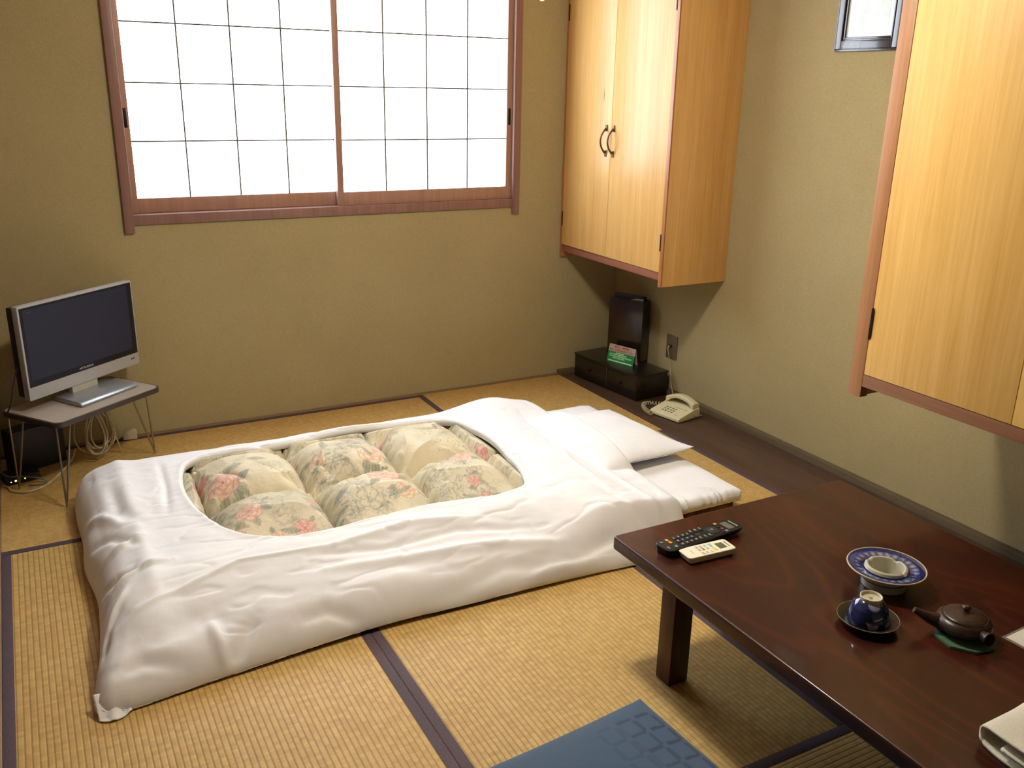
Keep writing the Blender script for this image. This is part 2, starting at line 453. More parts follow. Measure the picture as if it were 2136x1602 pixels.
for k, (y0, y1) in enumerate(((.05, ymid-.001), (ymid+.001, yd-.003))):
    b = MB(); b.box(-.001, y0, .0725, .018, y1, ZH-.03, .001); d = b.build('door', M_cab2, c)
    if k == 1:
        for z in (.782, 1.80):
            b = MB(); b.prism([(yd-.0005, z-.605), (yd-.0005, z+.09-.605), (yd-.005, z+.093-.605), (yd-.009, z+.085-.605), (yd-.009, z+.008-.605), (yd-.005, z-.605)], -.004, .002, axis='X')
            b.build('hinge', M_blackmetal, d)

# ------------------------------------------------------------------ framed picture
c = thing('framed_picture', 'picture in a dark stepped frame on the right wall between the cabinets', 'picture', (XR, 2.30, 1.598), 0)
M_pf = plain('dark_frame', '#2a1f22', .25, 0, .6, coat=.6)
PW, PH, = .302, .40
def fring(b, i0, o0, x0, x1):
    b.box(-x1, o0, o0, -x0, i0, PH-o0, .001); b.box(-x1, PW-i0, o0, -x0, PW-o0, PH-o0, .001)
    b.box(-x1, i0, o0, -x0, PW-i0, i0, .001); b.box(-x1, i0, PH-i0, -x0, PW-i0, PH-o0, .001)
b = MB(); fring(b, .006, 0, 0, .012); fring(b, .009, .0062, 0, .009); fring(b, .036, .0088, 0, .016)
fring(b, .042, .0362, 0, .010); fring(b, .048, .0418, 0, .013); b.build('frame', M_pf, c)
t = NT('pale_watercolour'); n = t.noise(t.coord(), 9, 4)
t.base(t.ramp(n, [(.35, lin('#cfe0e0')), (.6, lin('#f0f6f2'))])); t.set(Roughness=.4, Coat_Weight=.5, Coat_Roughness=.01)
b = MB(); b.box(-.006, .046, .046, -.001, PW-.046, PH-.046); b.build('picture_sheet', t.m, c)
b = MB(); b.box(-.0066, .07, .085, -.006, PW-.075, PH-.07); b.build('printed_area', plain('pale_blue_print', '#cfdedd', .4, coat=.5), c)

# ------------------------------------------------------------------ lamp with pull cord
c = thing('pendant_lamp', 'ceiling lamp whose white pull switch hangs at the top edge', 'lamp', (1.17, 2.12, ZC))
M_white = plain('white_plastic', '#e6e2d6', .4)
b = MB(); b.lathe([(0, -.002), (.05, -.002), (.05, -.03), (.012, -.035), (.006, -.04), (.006, -.28), (0, -.28)]); b.build('ceiling_rose', M_white, c)
t = NT('lamp_shade_acrylic'); t.base(lin('#efe6cf')); t.set(Roughness=.6); 
b = MB(); b.lathe([(.0, -.275), (.13, -.285), (.20, -.315), (.23, -.355), (.226, -.355), (.197, -.319), (.128, -.29), (.0, -.28)]); b.build('lamp_shade', t.m, c)
b = MB(); b.lathe([(0, -.335), (.07, -.335), (.10, -.35), (.11, -.38), (.10, -.41), (.07, -.432), (0, -.442)]); b.build('diffuser', emis('lamp_diffuser', '#fff8e8', LAMP_E), c)
cx, cy = 1.221-1.17, .0
b = MB(); b.tube([(cx, cy, -.286), (cx, cy, -.72)], .0014, 6); b.build('pull_cord', M_white, c)
b = MB(); b.lathe([(0, 1.698-ZC), (.003, 1.698-ZC), (.0042, 1.675-ZC), (.0052, 1.655-ZC), (0, 1.655-ZC)], cx, cy, 16); b.build('pull_knob', plain('cream_plastic', '#f2ecc8', .4), c)

# ------------------------------------------------------------------ telephone jack
c = thing('wall_jack', 'metal telephone wall plate with a cord, low on the right wall', 'wall plate', (XR, 3.381, .180))
b = MB(); b.box(-.005, 0, 0, 0, .082, .118, .0015); b.build('plate', plain('brushed_plate', '#8b8068', .35, .6), c)
b = MB(); b.lathe([(0, .012), (.007, .012), (.008, 0), (0, 0)], 0, 0, 16)
o = b.build('socket', plain('socket_dark', '#2e2a22', .5), c); o.rotation_euler = (0, -math.pi/2, 0); o.location = (-.004, .043, .065)

# ------------------------------------------------------------------ low table
TZ = .35
def table_mat():
    t = NT('lacquered_table_wood'); v = t.coord(scale=(7, 1.6, 7), rot=(0, 0, .08))
    n = t.noise(v, 1.0, 3, .55, .7); 
    low = t.noise(t.coord(scale=(3.4, .8, 3), rot=(0, 0, .12)), 1.0, 1.5, .4, .3)
    wvo = t.math('SINE', t.math('MULTIPLY', low, 95.0)); wvf = t.math('MULTIPLY_ADD', wvo, .5, .5)
    f = t.noise(t.coord(scale=(320, 14, 100)), 1, 3)
    c = t.ramp(n, [(.25, lin('#200a06')), (.5, lin('#331009')), (.75, lin('#47180c'))])
    c = t.mix(.20, c, t.ramp(wvf, [(0, lin('#200a05')), (.75, lin('#32110a')), (.97, lin('#6a3018'))]))
    c = t.mix(.25, c, t.ramp(f, [(.35, lin('#180805')), (.65, lin('#3e1a0e'))]))
    t.base(c); t.set(Roughness=.34, Coat_Weight=.22, Coat_Roughness=.07); t.b.inputs['Specular IOR Level'].default_value = .28
    t.bump(f, .05, .0004); return t.m
M_table = table_mat()
M_tleg = wood('table_leg_wood', '#3a1c12', '#472418', '#52301f', 'Z', 1, .4, spec=.4)
c = thing('low_table', 'low dark red lacquered wooden table with remotes and tea things on it', 'table', (1.245, .50, 0))
TW, TL = .82, 1.222
b = MB(); b.prism(rrect(TW, TL, .012, 4, TW/2, TL/2), TZ-.036, TZ, .008, 4); b.build('tabletop', M_table, c)
b = MB()
for x0, y0, x1, y1 in ((.045, .06, .07, TL-.06), (TW-.07, .06, TW-.045, TL-.06), (.07, .06, TW-.07, .085), (.07, TL-.085, TW-.07, TL-.06)):
    b.box(x0, y0, TZ-.072, x1, y1, TZ-.036, .002)
b.build('apron', M_tleg, c)
for lx, ly in ((.057, 1.019), (TW-.117, 1.019), (.057, .12), (TW-.117, .12)):
    b = MB(); b.box(lx, ly, .0011, lx+.06, ly+.055, TZ-.036, .003, rot=.0); b.build('leg', M_tleg, c)
    b = MB(); b.box(lx, ly-.03, TZ-.088, lx+.06, ly+.085, TZ-.037, .003); b.build('leg_bracket', M_tleg, c)

# ------------------------------------------------------------------ television stand + television
a0 = math.atan2(.6, .8)
c = thing('television_stand', 'small stand with pale top and thin metal hairpin legs in the left corner', 'stand', (.022, 3.347, 0), a0)
M_lam = plain('pale_laminate', '#a39a90', .35, spec=.5, var=.03)
M_edge = plain('dark_edging', '#3a2f2b', .5)
b = MB(); b.prism(rrect(.478, .296, .03, 6, .2405, .15), .284, .2945); b.prism(rrect(.47, .288, .026, 6, .2405, .15), .2945, .3); b.build('top', M_lam, c)
b = MB()
o_ = rrect(.484, .302, .033, 6, .2405, .15); i_ = rrect(.476, .294, .03, 6, .2405, .15); n = len(o_)
va = [[b.bm.verts.new((p[0], p[1], z)) for p in q] for q, z in ((o_, .2805), (o_, .2985), (i_, .2985), (i_, .2805))]
for k in range(4):
    A, B = va[k], va[(k+1) % 4]
    for i in range(n): b.bm.faces.new((A[i], A[(i+1) % n], B[(i+1) % n], B[i]))
bmesh.ops.recalc_face_normals(b.bm, faces=b.bm.faces[:]); b.build('edging', M_edge, c)
M_rod = plain('chrome_rod', '#9a958c', .28, .9)
iR = Matrix.Rotation(-a0, 3, 'Z')
def loc_(x, y, z): v = iR @ Vector((x-.022, y-3.347, 0)); return Vector((v.x, v.y, z))
for (t1, t2, ft) in (((.016, 3.375), (.062, 3.39), (.013, 3.30)), ((.29, 3.585), (.345, 3.63), (.362, 3.69)),
                     ((-.085, 3.47), (-.13, 3.53), (-.132, 3.545)), ((.13, 3.79), (.20, 3.84), (.205, 3.85))):
    b = MB(); f = loc_(*ft, .004)
    p1, p2 = loc_(*t1, .283), loc_(*t2, .283)
    b.tube([p1, p1.lerp(f, .9), f, p2.lerp(f, .92), p2], .0034, 8); b.build('leg', M_rod, c)

a1 = math.atan2(.34, .4085)
tv = thing('television', 'flat television with switched off dark screen and silver bezel in the left corner', 'television', (-.052, 3.503, 0), a1)
M_silver = plain('silver_plastic', '#b2b4b8', .32, .25, var=.03); M_black = plain('black_plastic', '#121214', .35)
WT = .5315
b = MB(); b.prism(rrect(WT, .345, .006, 3, WT/2, .345/2+.345), 0, .026, .002, 2, axis='Y')
b.build('cabinet_shell', M_silver, tv)
b = MB(); b.box(.006, .026, .352, WT-.02, .062, .682, .006); b.box(.09, .062, .37, WT-.09, .09, .6, .012); b.build('rear_housing', M_black, tv)
t = NT('television_screen'); t.base(lin('#161924')); t.set(Roughness=.35); t.b.inputs['Specular IOR Level'].default_value = .3
b = MB(); b.box(.0075, -.0015, .393, WT-.006, .002, .682, .001); b.build('bezel_glass', t.m, tv)
t = NT('television_panel'); t.base(lin('#23273a')); t.set(Roughness=.5); t.b.inputs['Specular IOR Level'].default_value = .3
b = MB(); b.box(.018, -.0022, .416, WT-.03, -.0012, .674); b.build('display_panel', t.m, tv)
b = MB()
b.box(.488, -.0012, .371, .4935, .0005, .3765); b.box(.4985, -.0012, .371, .504, .0005, .3765); b.build('indicator_buttons', M_black, tv)
M_wtxt = plain('pale_lettering', '#9c9ca4', .5)
text_mesh('brand_lettering', 'MITSUBISHI', .0105, M_wtxt, tv, (.262, -.0026, .404), (math.pi/2, 0, 0), .0004, .066, bold=.0003)
text_mesh('small_lettering', 'REAL', .007, plain('dim_lettering', '#55565c', .5), tv, (.042, -.0024, .662), (math.pi/2, 0, 0), .0003, .020)
b = MB(); b.box(.19, .004, .308, .312, .03, .352, .003); b.build('neck', plain('neck_silver', '#b5b3a6', .4, .1), tv)
b = MB()
pr = [(-.113, .302), (-.1145, .309), (-.111, .3125), (-.10, .3165), (-.08, .3185), (.05, .3185), (.055, .302)]
b.prism(pr, .118, .392, .003, 2, axis='X')
for v in b.bm.verts:
    k = (v.co.y+.114)/.17
    v.co.x = .255+(v.co.x-.255)*(1-.12*max(0, k))
b.build('base', plain('silver_base', '#a9adb2', .34, .7, var=.02), tv)
b = MB(); b.tube(catmull([(.0, .04, .47), (-.02, .05, .40), (-.045, .045, .34), (-.06, .06, .302)], 6), .0028, 6); b.build('cable', M_black, tv)

# ------------------------------------------------------------------ cables and boxes under the stand
M_dk = plain('dark_plastic', '#15161c', .5)
c = thing('network_router', 'dark box with three glowing lights on the floor under the television stand', 'router', (-.175, 3.592, 0), math.radians(12))
b = MB(); b.box(0, 0, 0, .12, .09, .03, .004); b.build('case', M_dk, c)
for k, (x, z, r, mt) in enumerate(((.018, .012, .0022, emis('green_led', '#c8ffb0', 2.5)), (.034, .014, .0036, emis('amber_led', '#ffd070', 5)), (.066, .016, .0026, emis('lime_led', '#d8ff60', 2.0)))):
    b = MB(); b.lathe([(0, .001), (r*.8, .0008), (r, 0), (0, 0)], 0, 0, 12); o = b.build('indicator_light', mt, c, loc=(x, -.0002, z)); o.rotation_euler = (math.pi/2, 0, 0)
b = MB(); b.box(0, 0, 0, .20, .08, .17, .006, rot=math.radians(25))
o = tag(b.build('video_recorder', M_dk, loc=(-.165, 3.725, 0)), 'black upright box in the dark corner behind the television stand legs', 'box')
M_cab_w = plain('white_cable', '#b5a98c', .6); M_cab_g = plain('grey_cable', '#6b6459', .6)
b = MB(); b.tube(catmull([(.075, 3.80, .03), (.057, 3.74, .012), (.016, 3.647, .0045), (-.029, 3.556, .0045), (-.071, 3.51, .0045), (-.118, 3.500, .0045), (-.157, 3.530, .0045), (-.165, 3.562, .0045), (-.185, 3.60, .0045)], 8), .0042, 8)
tag(b.build('power_cable', M_cab_w), 'pale cable curving across the tatami in front of the router', 'cable')
b = MB(); b.tube(catmull([(-.205, 3.68, .05), (-.17, 3.585, .045), (-.12, 3.58, .035), (-.06, 3.574, .02), (-.04, 3.568, .006), (-.055, 3.55, .0035), (-.10, 3.562, .0035)], 8), .003, 8)
tag(b.build('power_cable', M_cab_g), 'grey cable looping in front of the glowing router lights', 'cable')
rnd = random.Random(5)
c = thing('cable_bundle', 'bundle of white cable loops hanging under the television stand', 'cable', (.14, 3.70, 0))
for k in range(7):
    a = rnd.uniform(-.5, .5); wd = rnd.uniform(.022, .05); ht = rnd.uniform(.075, .105); ox = rnd.uniform(-.02, .03); oy = rnd.uniform(-.02, .02); tl = rnd.uniform(-.15, .3)
    pts = []
    for q in range(28):
        th = 2*math.pi*q/28; x = wd*math.sin(th)*(1.1-.4*math.cos(th)); z = ht*math.cos(th)
        pts.append((ox+x*math.cos(a)+z*tl*.4, oy+x*math.sin(a), .125+z+.01*k*.3))
    pts.append(pts[0]); b = MB(); b.tube(pts, .0032, 6, caps=False); b.build('cable_loop', M_cab_w, c)
b = MB(); b.tube(catmull([(.04, 0, .21), (.065, .02, .16), (.09, .05, .06), (.10, .06, .006)], 6), .0032, 6); b.build('loose_end', M_cab_w, c)
c = thing('plug_adaptor', 'small white plug box by the back wall beside the television stand legs', 'plug', (.262, 3.885, 0), math.radians(-6))
b = MB(); b.prism([(0, .004), (.055, .004), (.055, .036), (.042, .048), (0, .03)], 0, .028, .002, 2, axis='Y'); b.build('case', plain('ivory_plastic', '#b9ae92', .5), c)
b = MB(); b.tube(catmull([(.004, .014, .02), (-.03, 0, .012), (-.06, -.01, .004)], 6), .003, 6); b.build('lead', M_cab_w, c)

# ------------------------------------------------------------------ mattresses, pillow
def pad(name, x0, x1, y0, y1, z0, z1, r, mat, fn=None, nu=150, nv=90, taper=0):
    """soft closed slab: top height field + rounded rim, wrapped under"""
    us = np.linspace(0, 1, nu); per = []
    out = rrect(x1-x0, y1-y0, r, 10, (x0+x1)/2, (y0+y1)/2)
    P = np.array(out+[out[0]]); L = np.concatenate([[0], np.cumsum(np.hypot(*np.diff(P, axis=0).T))])
    s = np.linspace(0, L[-1], 1500, endpoint=False); px_ = np.interp(s, L, P[:, 0]); py_ = np.interp(s, L, P[:, 1])
    cx_, cy_ = (x0+x1)/2, (y0+y1)/2
    # inset profile: k = fraction of edge
    h = z1-z0; e = h*.5
    prof = [(0, z0+.001, .012)]
    X = []; Y = []; Z = []
    def ring(ins, z):
        dx = cx_-px_; dy = cy_-py_; 
        qx = np.clip(px_, x0+ins, x1-ins); qy = np.clip(py_, y0+ins, y1-ins)
        X.append(qx); Y.append(qy); Z.append(np.full(qx.shape, z))
    ring(e*1.2, z0)
    for k in range(9):
        a = -math.pi/2+math.pi*k/8; ring(e*(1-math.cos(a)), z0+e+e*math.sin(a))
    X = np.array(X).T; Y = np.array(Y).T; Z = np.array(Z).T
    # concentric fill of the top
    K = 46; fx = X[:, -1:]; fy = Y[:, -1:]
    t = np.linspace(0, 1, K+1)[1:][None, :]
    X = np.concatenate([X, fx+(cx_-fx)*t], 1); Y = np.concatenate([Y, fy+(cy_-fy)*t], 1); Z = np.concatenate([Z, np.full((len(px_), K), z1)], 1)
    if fn: X, Y, Z = fn(X, Y, Z, s, L[-1], z0, z1)
    return grid_mesh(name, X, Y, Z, closed_u=True)

def under_fn(X, Y, Z, s, L, z0, z1):
    k = (Z-z0)/(z1-z0)
    Z = Z+k*.002*fbm(X, Y, 5, 3, 3); return X, Y, Z
def dark_floral():
    t = NT('dark_floral_ticking'); v = t.coord(); n = t.noise(v, 22, 4, .6, 1.2); n2 = t.noise(v, 14, 3, .5, .6)
    c = t.ramp(n, [(.35, lin('#4a1e14')), (.5, lin('#8a4424')), (.62, lin('#6e6a34')), (.75, lin('#c08a4c'))])
    c = t.mix(.4, c, t.ramp(n2, [(.4, lin('#3a1a12')), (.6, lin('#6e5a3c'))])); t.base(c); t.set(Roughness=.85); t.bump(n, .3, .002); return t.m
me = pad('under_mattress', .17, 2.145, 2.212, 3.21, .0012, .045, .04, None, under_fn)
tag(link_mesh('under_mattress', me, dark_floral(), angle=80), 'dark patterned folding mattress under the white one, showing at the table end', 'mattress')

def cloth_white(name, c1='#e6e7ec', c2='#eeeff3'):
    t = NT(name); v = t.coord(); n = t.noise(v, 8, 4); f = t.noise(v, 900, 2)
    t.base(t.ramp(n, [(.3, lin(c1)), (.7, lin(c2))])); t.set(Roughness=.9, Sheen_Weight=.15)
    t.b.inputs['Specular IOR Level'].default_value = .15
    nb = t.noise(t.coord(scale=(1, 1, 1)), 26, 4, .6, .8); h = t.math('ADD', t.math('MULTIPLY', nb, 1.0), t.math('MULTIPLY', f, .06))
    t.bump(h, .2, .0025); return t.m
M_sheet = cloth_white('white_sheet')
def matt_fn(X, Y, Z, s, L, z0, z1):
    k = np.clip((Z-z0)/(z1-z0), 0, 1); side = np.sin(np.pi*k)
    near = sm(2.32, 2.23, Y)*sm(1.6, 1.8, X)
    ruf = (np.sin(X*175+3*np.sin(X*37))*.5+.5*np.sin(X*96+1.3))*near
    Y = Y-.0065*ruf*side; Z = Z+.005*ruf*k*sm(2.40, 2.21, Y)+k*.009*fbm(X, Y, 4, 4, 11)
    Z = Z-k*.010*sm(2.10, 2.18, X)
    return X, Y, Z
me = pad('mattress', .15, 2.168, 2.198, 3.23, .0475, .100, .045, None, matt_fn)
tag(link_mesh('mattress', me, M_sheet, angle=80), 'white sheeted futon mattress under the duvet, bare at the pillow end', 'mattress')

# pillow
def pillow():
    n, m_ = 120, 160; u = np.linspace(-1, 1, n)[:, None]*np.ones((1, m_)); v = np.linspace(-1, 1, m_)[None, :]*np.ones((n, 1))
    A, B = .195, .268
    pin = 1-.10*(np.abs(v)**2)*(1-np.abs(u))**1.0*0
    x = u*A*(1-.055*(1-v**2))*1.0; y = v*B*(1-.055*(1-u**2))
    x = u*A*(1-.06*(1-np.abs(v)**2.5)); y = v*B*(1-.05*(1-np.abs(u)**2.5))
    th = (np.clip(1-np.abs(u)**2.6, 0, 1)*np.clip(1-np.abs(v)**2.6, 0, 1))**.55
    wr = .010*fbm(x+3, y, 7, 4, 5)*th+ .004*np.sin((x*.9+y*.5)*60)*np.abs(u)**3*th
    corner = (np.abs(u)*np.abs(v))**3
    lift = .018*corner*(u > 0)*(v < 0)
    zt = .040*th+wr+lift-.002*(1-th); zb = -.034*th+lift-.003
    X = np.concatenate([x, x[::-1]], 0); Y = np.concatenate([y, y[::-1]], 0); Z = np.concatenate([zt, zb[::-1]], 0)
    return grid_mesh('pillow', X, Y, Z, closed_u=True)
me = pillow()
o = link_mesh('pillow', me, M_sheet, angle=80); o.location = (1.955, 2.755, .143); o.rotation_euler = (math.radians(0), math.radians(2), math.radians(3))
tag(o, 'white pillow lying on the mattress with its corner pointing at the telephone', 'pillow')

# ------------------------------------------------------------------ duvet
OUT = [(.034, 2.035), (.30, 2.055), (.70, 2.085), (1.05, 2.08), (1.45, 2.07), (1.79, 2.05), (1.845, 2.12), (1.865, 2.30), (1.872, 2.55), (1.885, 2.80), (1.89, 3.05),
       (1.872, 3.22), (1.82, 3.37), (1.74, 3.405), (1.58, 3.36), (1.40, 3.335), (1.12, 3.345), (.83, 3.325), (.60, 3.385), (.35, 3.395), (.12, 3.36), (.05, 3.31), (.036, 3.18), (.042, 2.95), (.034, 2.78), (.052, 2.58), (.046, 2.42), (.03, 2.24), (.010, 2.12)]
HOLE = [(.362, 2.93), (.40, 3.08), (.50, 3.135), (.70, 3.14), (.85, 3.17), (1.03, 3.20), (1.20, 3.165), (1.35, 3.135), (1.43, 3.05), (1.455, 2.85), (1.435, 2.64), (1.405, 2.49), (1.36, 2.412), (1.24, 2.387), (1.03, 2.41), (.85, 2.408), (.70, 2.397), (.56, 2.408), (.45, 2.487), (.385, 2.64), (.36, 2.79)]
WR = [
([(0.081, 2.592), (0.139, 2.595), (0.195, 2.615)],0.01,0.012),
([(0.059, 2.484), (0.109, 2.431), (0.18, 2.404)],-0.012,0.012),
([(0.056, 2.376), (0.156, 2.408), (0.252, 2.417)],0.012,0.011),
([(0.04, 2.221), (0.077, 2.288), (0.118, 2.345)],0.011,0.01),
([(0.041, 2.162), (0.059, 2.245), (0.091, 2.278)],-0.01,0.01),
([(0.045, 2.941), (0.106, 2.837), (0.155, 2.706)],0.01,0.014),
([(0.04, 2.763), (0.113, 2.692), (0.178, 2.562)],-0.009,0.013),
([(0.148, 3.022), (0.156, 2.819), (0.209, 2.684)],-0.008,0.018),
([(0.315, 3.139), (0.306, 2.921), (0.286, 2.733)],-0.007,0.012),
([(0.047, 2.211), (0.213, 2.262), (0.413, 2.324), (0.686, 2.312)],0.005,0.006),
([(0.687, 2.31), (0.92, 2.332), (1.146, 2.295)],0.009,0.012),
([(0.597, 2.295), (0.818, 2.266), (1.052, 2.271), (1.274, 2.217)],-0.008,0.012),
([(0.634, 2.235), (0.871, 2.212), (1.171, 2.182), (1.367, 2.139)],0.009,0.014),
([(0.892, 2.086), (1.139, 2.121), (1.373, 2.091), (1.581, 2.134)],-0.009,0.016),
([(1.116, 2.045), (1.287, 2.089), (1.475, 2.083)],0.01,0.014),
([(0.419, 2.148), (0.355, 2.083), (0.313, 2.057)],-0.012,0.016),
([(0.298, 2.169), (0.314, 2.066), (0.318, 2.03)],0.01,0.014),
([(0.511, 2.111), (0.594, 2.122), (0.691, 2.086)],-0.01,0.013),
([(0.851, 2.06), (0.962, 2.076), (1.097, 2.067)],-0.009,0.014),
([(1.179, 2.042), (1.333, 2.076), (1.45, 2.067)],0.01,0.013),
([(0.757, 3.236), (0.943, 3.232), (1.095, 3.219)],0.006,0.008),
([(0.492, 3.229), (0.695, 3.132), (0.873, 3.126)],-0.004,0.008),
([(1.745, 2.941), (1.641, 2.553), (1.635, 2.326)],0.006,0.012),
([(1.74, 3.133), (1.69, 2.737), (1.713, 2.569)],-0.006,0.014),
([(1.579, 2.421), (1.626, 2.227), (1.698, 2.113)],-0.007,0.018),
([(1.731, 2.563), (1.735, 2.326), (1.754, 2.108)],0.006,0.012),
([(1.471, 2.953), (1.457, 2.689), (1.411, 2.429)],0.005,0.016),
([(1.372, 2.328), (1.517, 2.383), (1.627, 2.373)],-0.005,0.016),
([(0.132, 2.122), (0.256, 2.179), (0.349, 2.157)],-0.007,0.03),
([(0.627, 2.132), (0.804, 2.158), (0.907, 2.122)],0.006,0.03),
([(0.067, 2.082), (0.123, 2.096), (0.21, 2.074)],-0.01,0.015),
]
def support(x, y):
    fx = sm(.06, .20, x); fy = sm(2.03, 2.36, y)*sm(3.36, 3.20, y)
    kR = sm(1.25, 1.60, x); fyR = sm(2.11, 2.20, y)*sm(3.33, 3.25, y)
    base = .108*fx*(fy*(1-kR)+fyR*kR)
    # the pillow's left part lies under the duvet
    pu = (x-1.955)/.215; pv = (y-2.755)/.285
    pl = .085*np.clip(1-np.abs(pu)**3, 0, 1)**.6*np.clip(1-np.abs(pv)**3, 0, 1)**.6
    return base, pl
def cover_z(x, y, d, wr=True):
    base, pl = support(x, y)
    wL = sm(.26, .06, x); right = sm(1.55, 1.80, x)
    w = .045*(1-wL)+.050*wL; q = np.clip(d/w, 0, 1); edge = np.sqrt(np.clip(1-(1-q)**2, 0, 1))
    th = (.056*(1-right)+.028*right)*edge+.050*wL*edge*sm(2.02, 2.3, y)+.020*sm(.02, .30, d)*(1-right*.3)
    off = sm(.10, .02, base)
    z = base+th+.020*off*sm(0, .08, d)*(1-right)+.034*np.exp(-((x-1.72)/.17)**2-((y-3.22)/.12)**2)
    z = np.maximum(z, base+.004)+pl*.85*sm(.0, .05, d+.02)*sm(1.5, 1.78, x)
    if wr:
        amp = sm(.0, .06, d)
        z = z+(.020*fbm(x*1.0, y*1.8, 2.4, 3, 21)+.005*fbm(x*1.2, y*2.6, 8, 3, 5))*amp
        nw = np.abs(fbm(x*.7+.2*y, y*2.0, 6, 3, 77)); z = z-.003*np.exp(-(nw/.03)**2)*amp
        for p, a, wd in WR: z = z+ridge(x, y, p, a*1.35, wd*1.1)*sm(0, .03, d+.012)
    return z
def dense(poly, n, closed=True):
    P = catmull([(p[0], p[1], 0) for p in poly], 16, closed); P = np.array([(p.x, p.y) for p in P]); P2 = np.vstack([P, P[:1]])
    L = np.concatenate([[0], np.cumsum(np.hypot(*np.diff(P2, axis=0).T))]); s = np.linspace(0, L[-1], n, endpoint=False)
    return np.stack([np.interp(s, L, P2[:, 0]), np.interp(s, L, P2[:, 1])], 1)
NU = 760
inner = dense(HOLE, NU); outer_c = dense(OUT, 2400)
cen = np.array([.92, 2.78])
# match each outer sample to an inner one by angle about the centre
ang_i = np.unwrap(np.arctan2(*(inner-cen).T[::-1])); ang_o = np.unwrap(np.arctan2(*(outer_c-cen).T[::-1]))
outer = dense(OUT, NU)
ao = np.arctan2(*(outer-cen).T[::-1]); k0 = np.argsort(np.arctan2(*(inner-cen).T[::-1]))
aI = np.arctan2(*(inner-cen).T[::-1])[k0]; I_ = inner[k0]
aI = np.concatenate([aI-2*np.pi, aI, aI+2*np.pi]); I3 = np.vstack([I_, I_, I_])
ix = np.interp(ao, aI, I3[:, 0]); iy = np.interp(ao, aI, I3[:, 1])
NV = 120
t = np.linspace(0, 1, NV); t = 1-(1-t)**1.0
t = 1-np.power(1-t, 1.0); tt_ = np.where(t > .5, 1-.5*((1-t)/.5)**1.5, t)       # denser toward the outer rim
X = ix[:, None]+(outer[:, 0:1]-ix[:, None])*tt_[None, :]; Y = iy[:, None]+(outer[:, 1:2]-iy[:, None])*tt_[None, :]
dO = seg_dist(X, Y, OUT and outer[::6])
dO[:, -1] = 0
Z = cover_z(X, Y, dO)
dI = (np.hypot(X-ix[:, None], Y-iy[:, None]))
Z = Z+.006*np.exp(-(dI/.02)**2)-.010*np.exp(-(dI/.006)**2)
# push the rim folds sideways a little so the silhouette is not a clean line
nx = outer-np.roll(outer, 3, 0); 
# floor clamp, rim down to whatever carries it
bs, _p = support(X, Y)
Z = np.maximum(Z, bs+.005)
rim = bs[:, -1:]+.004
Z[:, -1] = rim[:, 0]+.003
# tuck the rim inward underneath; turn a small hem down at the opening
cx_ = X[:, -1:]+(ix[:, None]-X[:, -1:])*.05; cy_ = Y[:, -1:]+(iy[:, None]-Y[:, -1:])*.05
bs2, _p = support(cx_, cy_)
hx = X[:, :1]+(outer[:, 0:1]-X[:, :1])*.012; hy = Y[:, :1]+(outer[:, 1:2]-Y[:, :1])*.012
X = np.concatenate([hx, hx*.5+X[:, :1]*.5, X, cx_], 1); Y = np.concatenate([hy, hy*.5+Y[:, :1]*.5, Y, cy_], 1)
Z = np.concatenate([Z[:, :1]-.022, Z[:, :1]-.008, Z, np.maximum(bs2-.0, .0)+.003], 1)
me = grid_mesh('duvet_cover', X, Y, Z, closed_u=True)
cov = link_mesh('duvet_cover', me, cloth_white('white_duvet_cloth', '#e6e7ec', '#eeeff3'), angle=120)
so = cov.modifiers.new('thickness', 'SOLIDIFY'); so.thickness = .0012; so.offset = 0
tag(cov, 'white cotton duvet cover on the floor bed, open over the floral quilt', 'duvet cover')
# turned corner flap at the near left
u = np.linspace(0, 1, 24)[:, None]*np.ones((1, 24)); v = np.linspace(0, 1, 24)[None, :]*np.ones((24, 1))
fx = .004+.105*u; fy = 2.078-.068*v*np.sqrt(np.clip(1-((u-.38)/.64)**2, 0, 1)) ; fz = .012+.03*(1-v)*(1-.4*u)+.006*np.sin(u*14+v*3)*v
fx = fx+.02*v*(.3-u)
me = grid_mesh('corner_flap', fx, fy, np.maximum(fz-.012*v, .003))
fl = link_mesh('corner_flap', me, cov.data.materials[0], cov, angle=120); so = fl.modifiers.new('thickness', 'SOLIDIFY'); so.thickness = .002

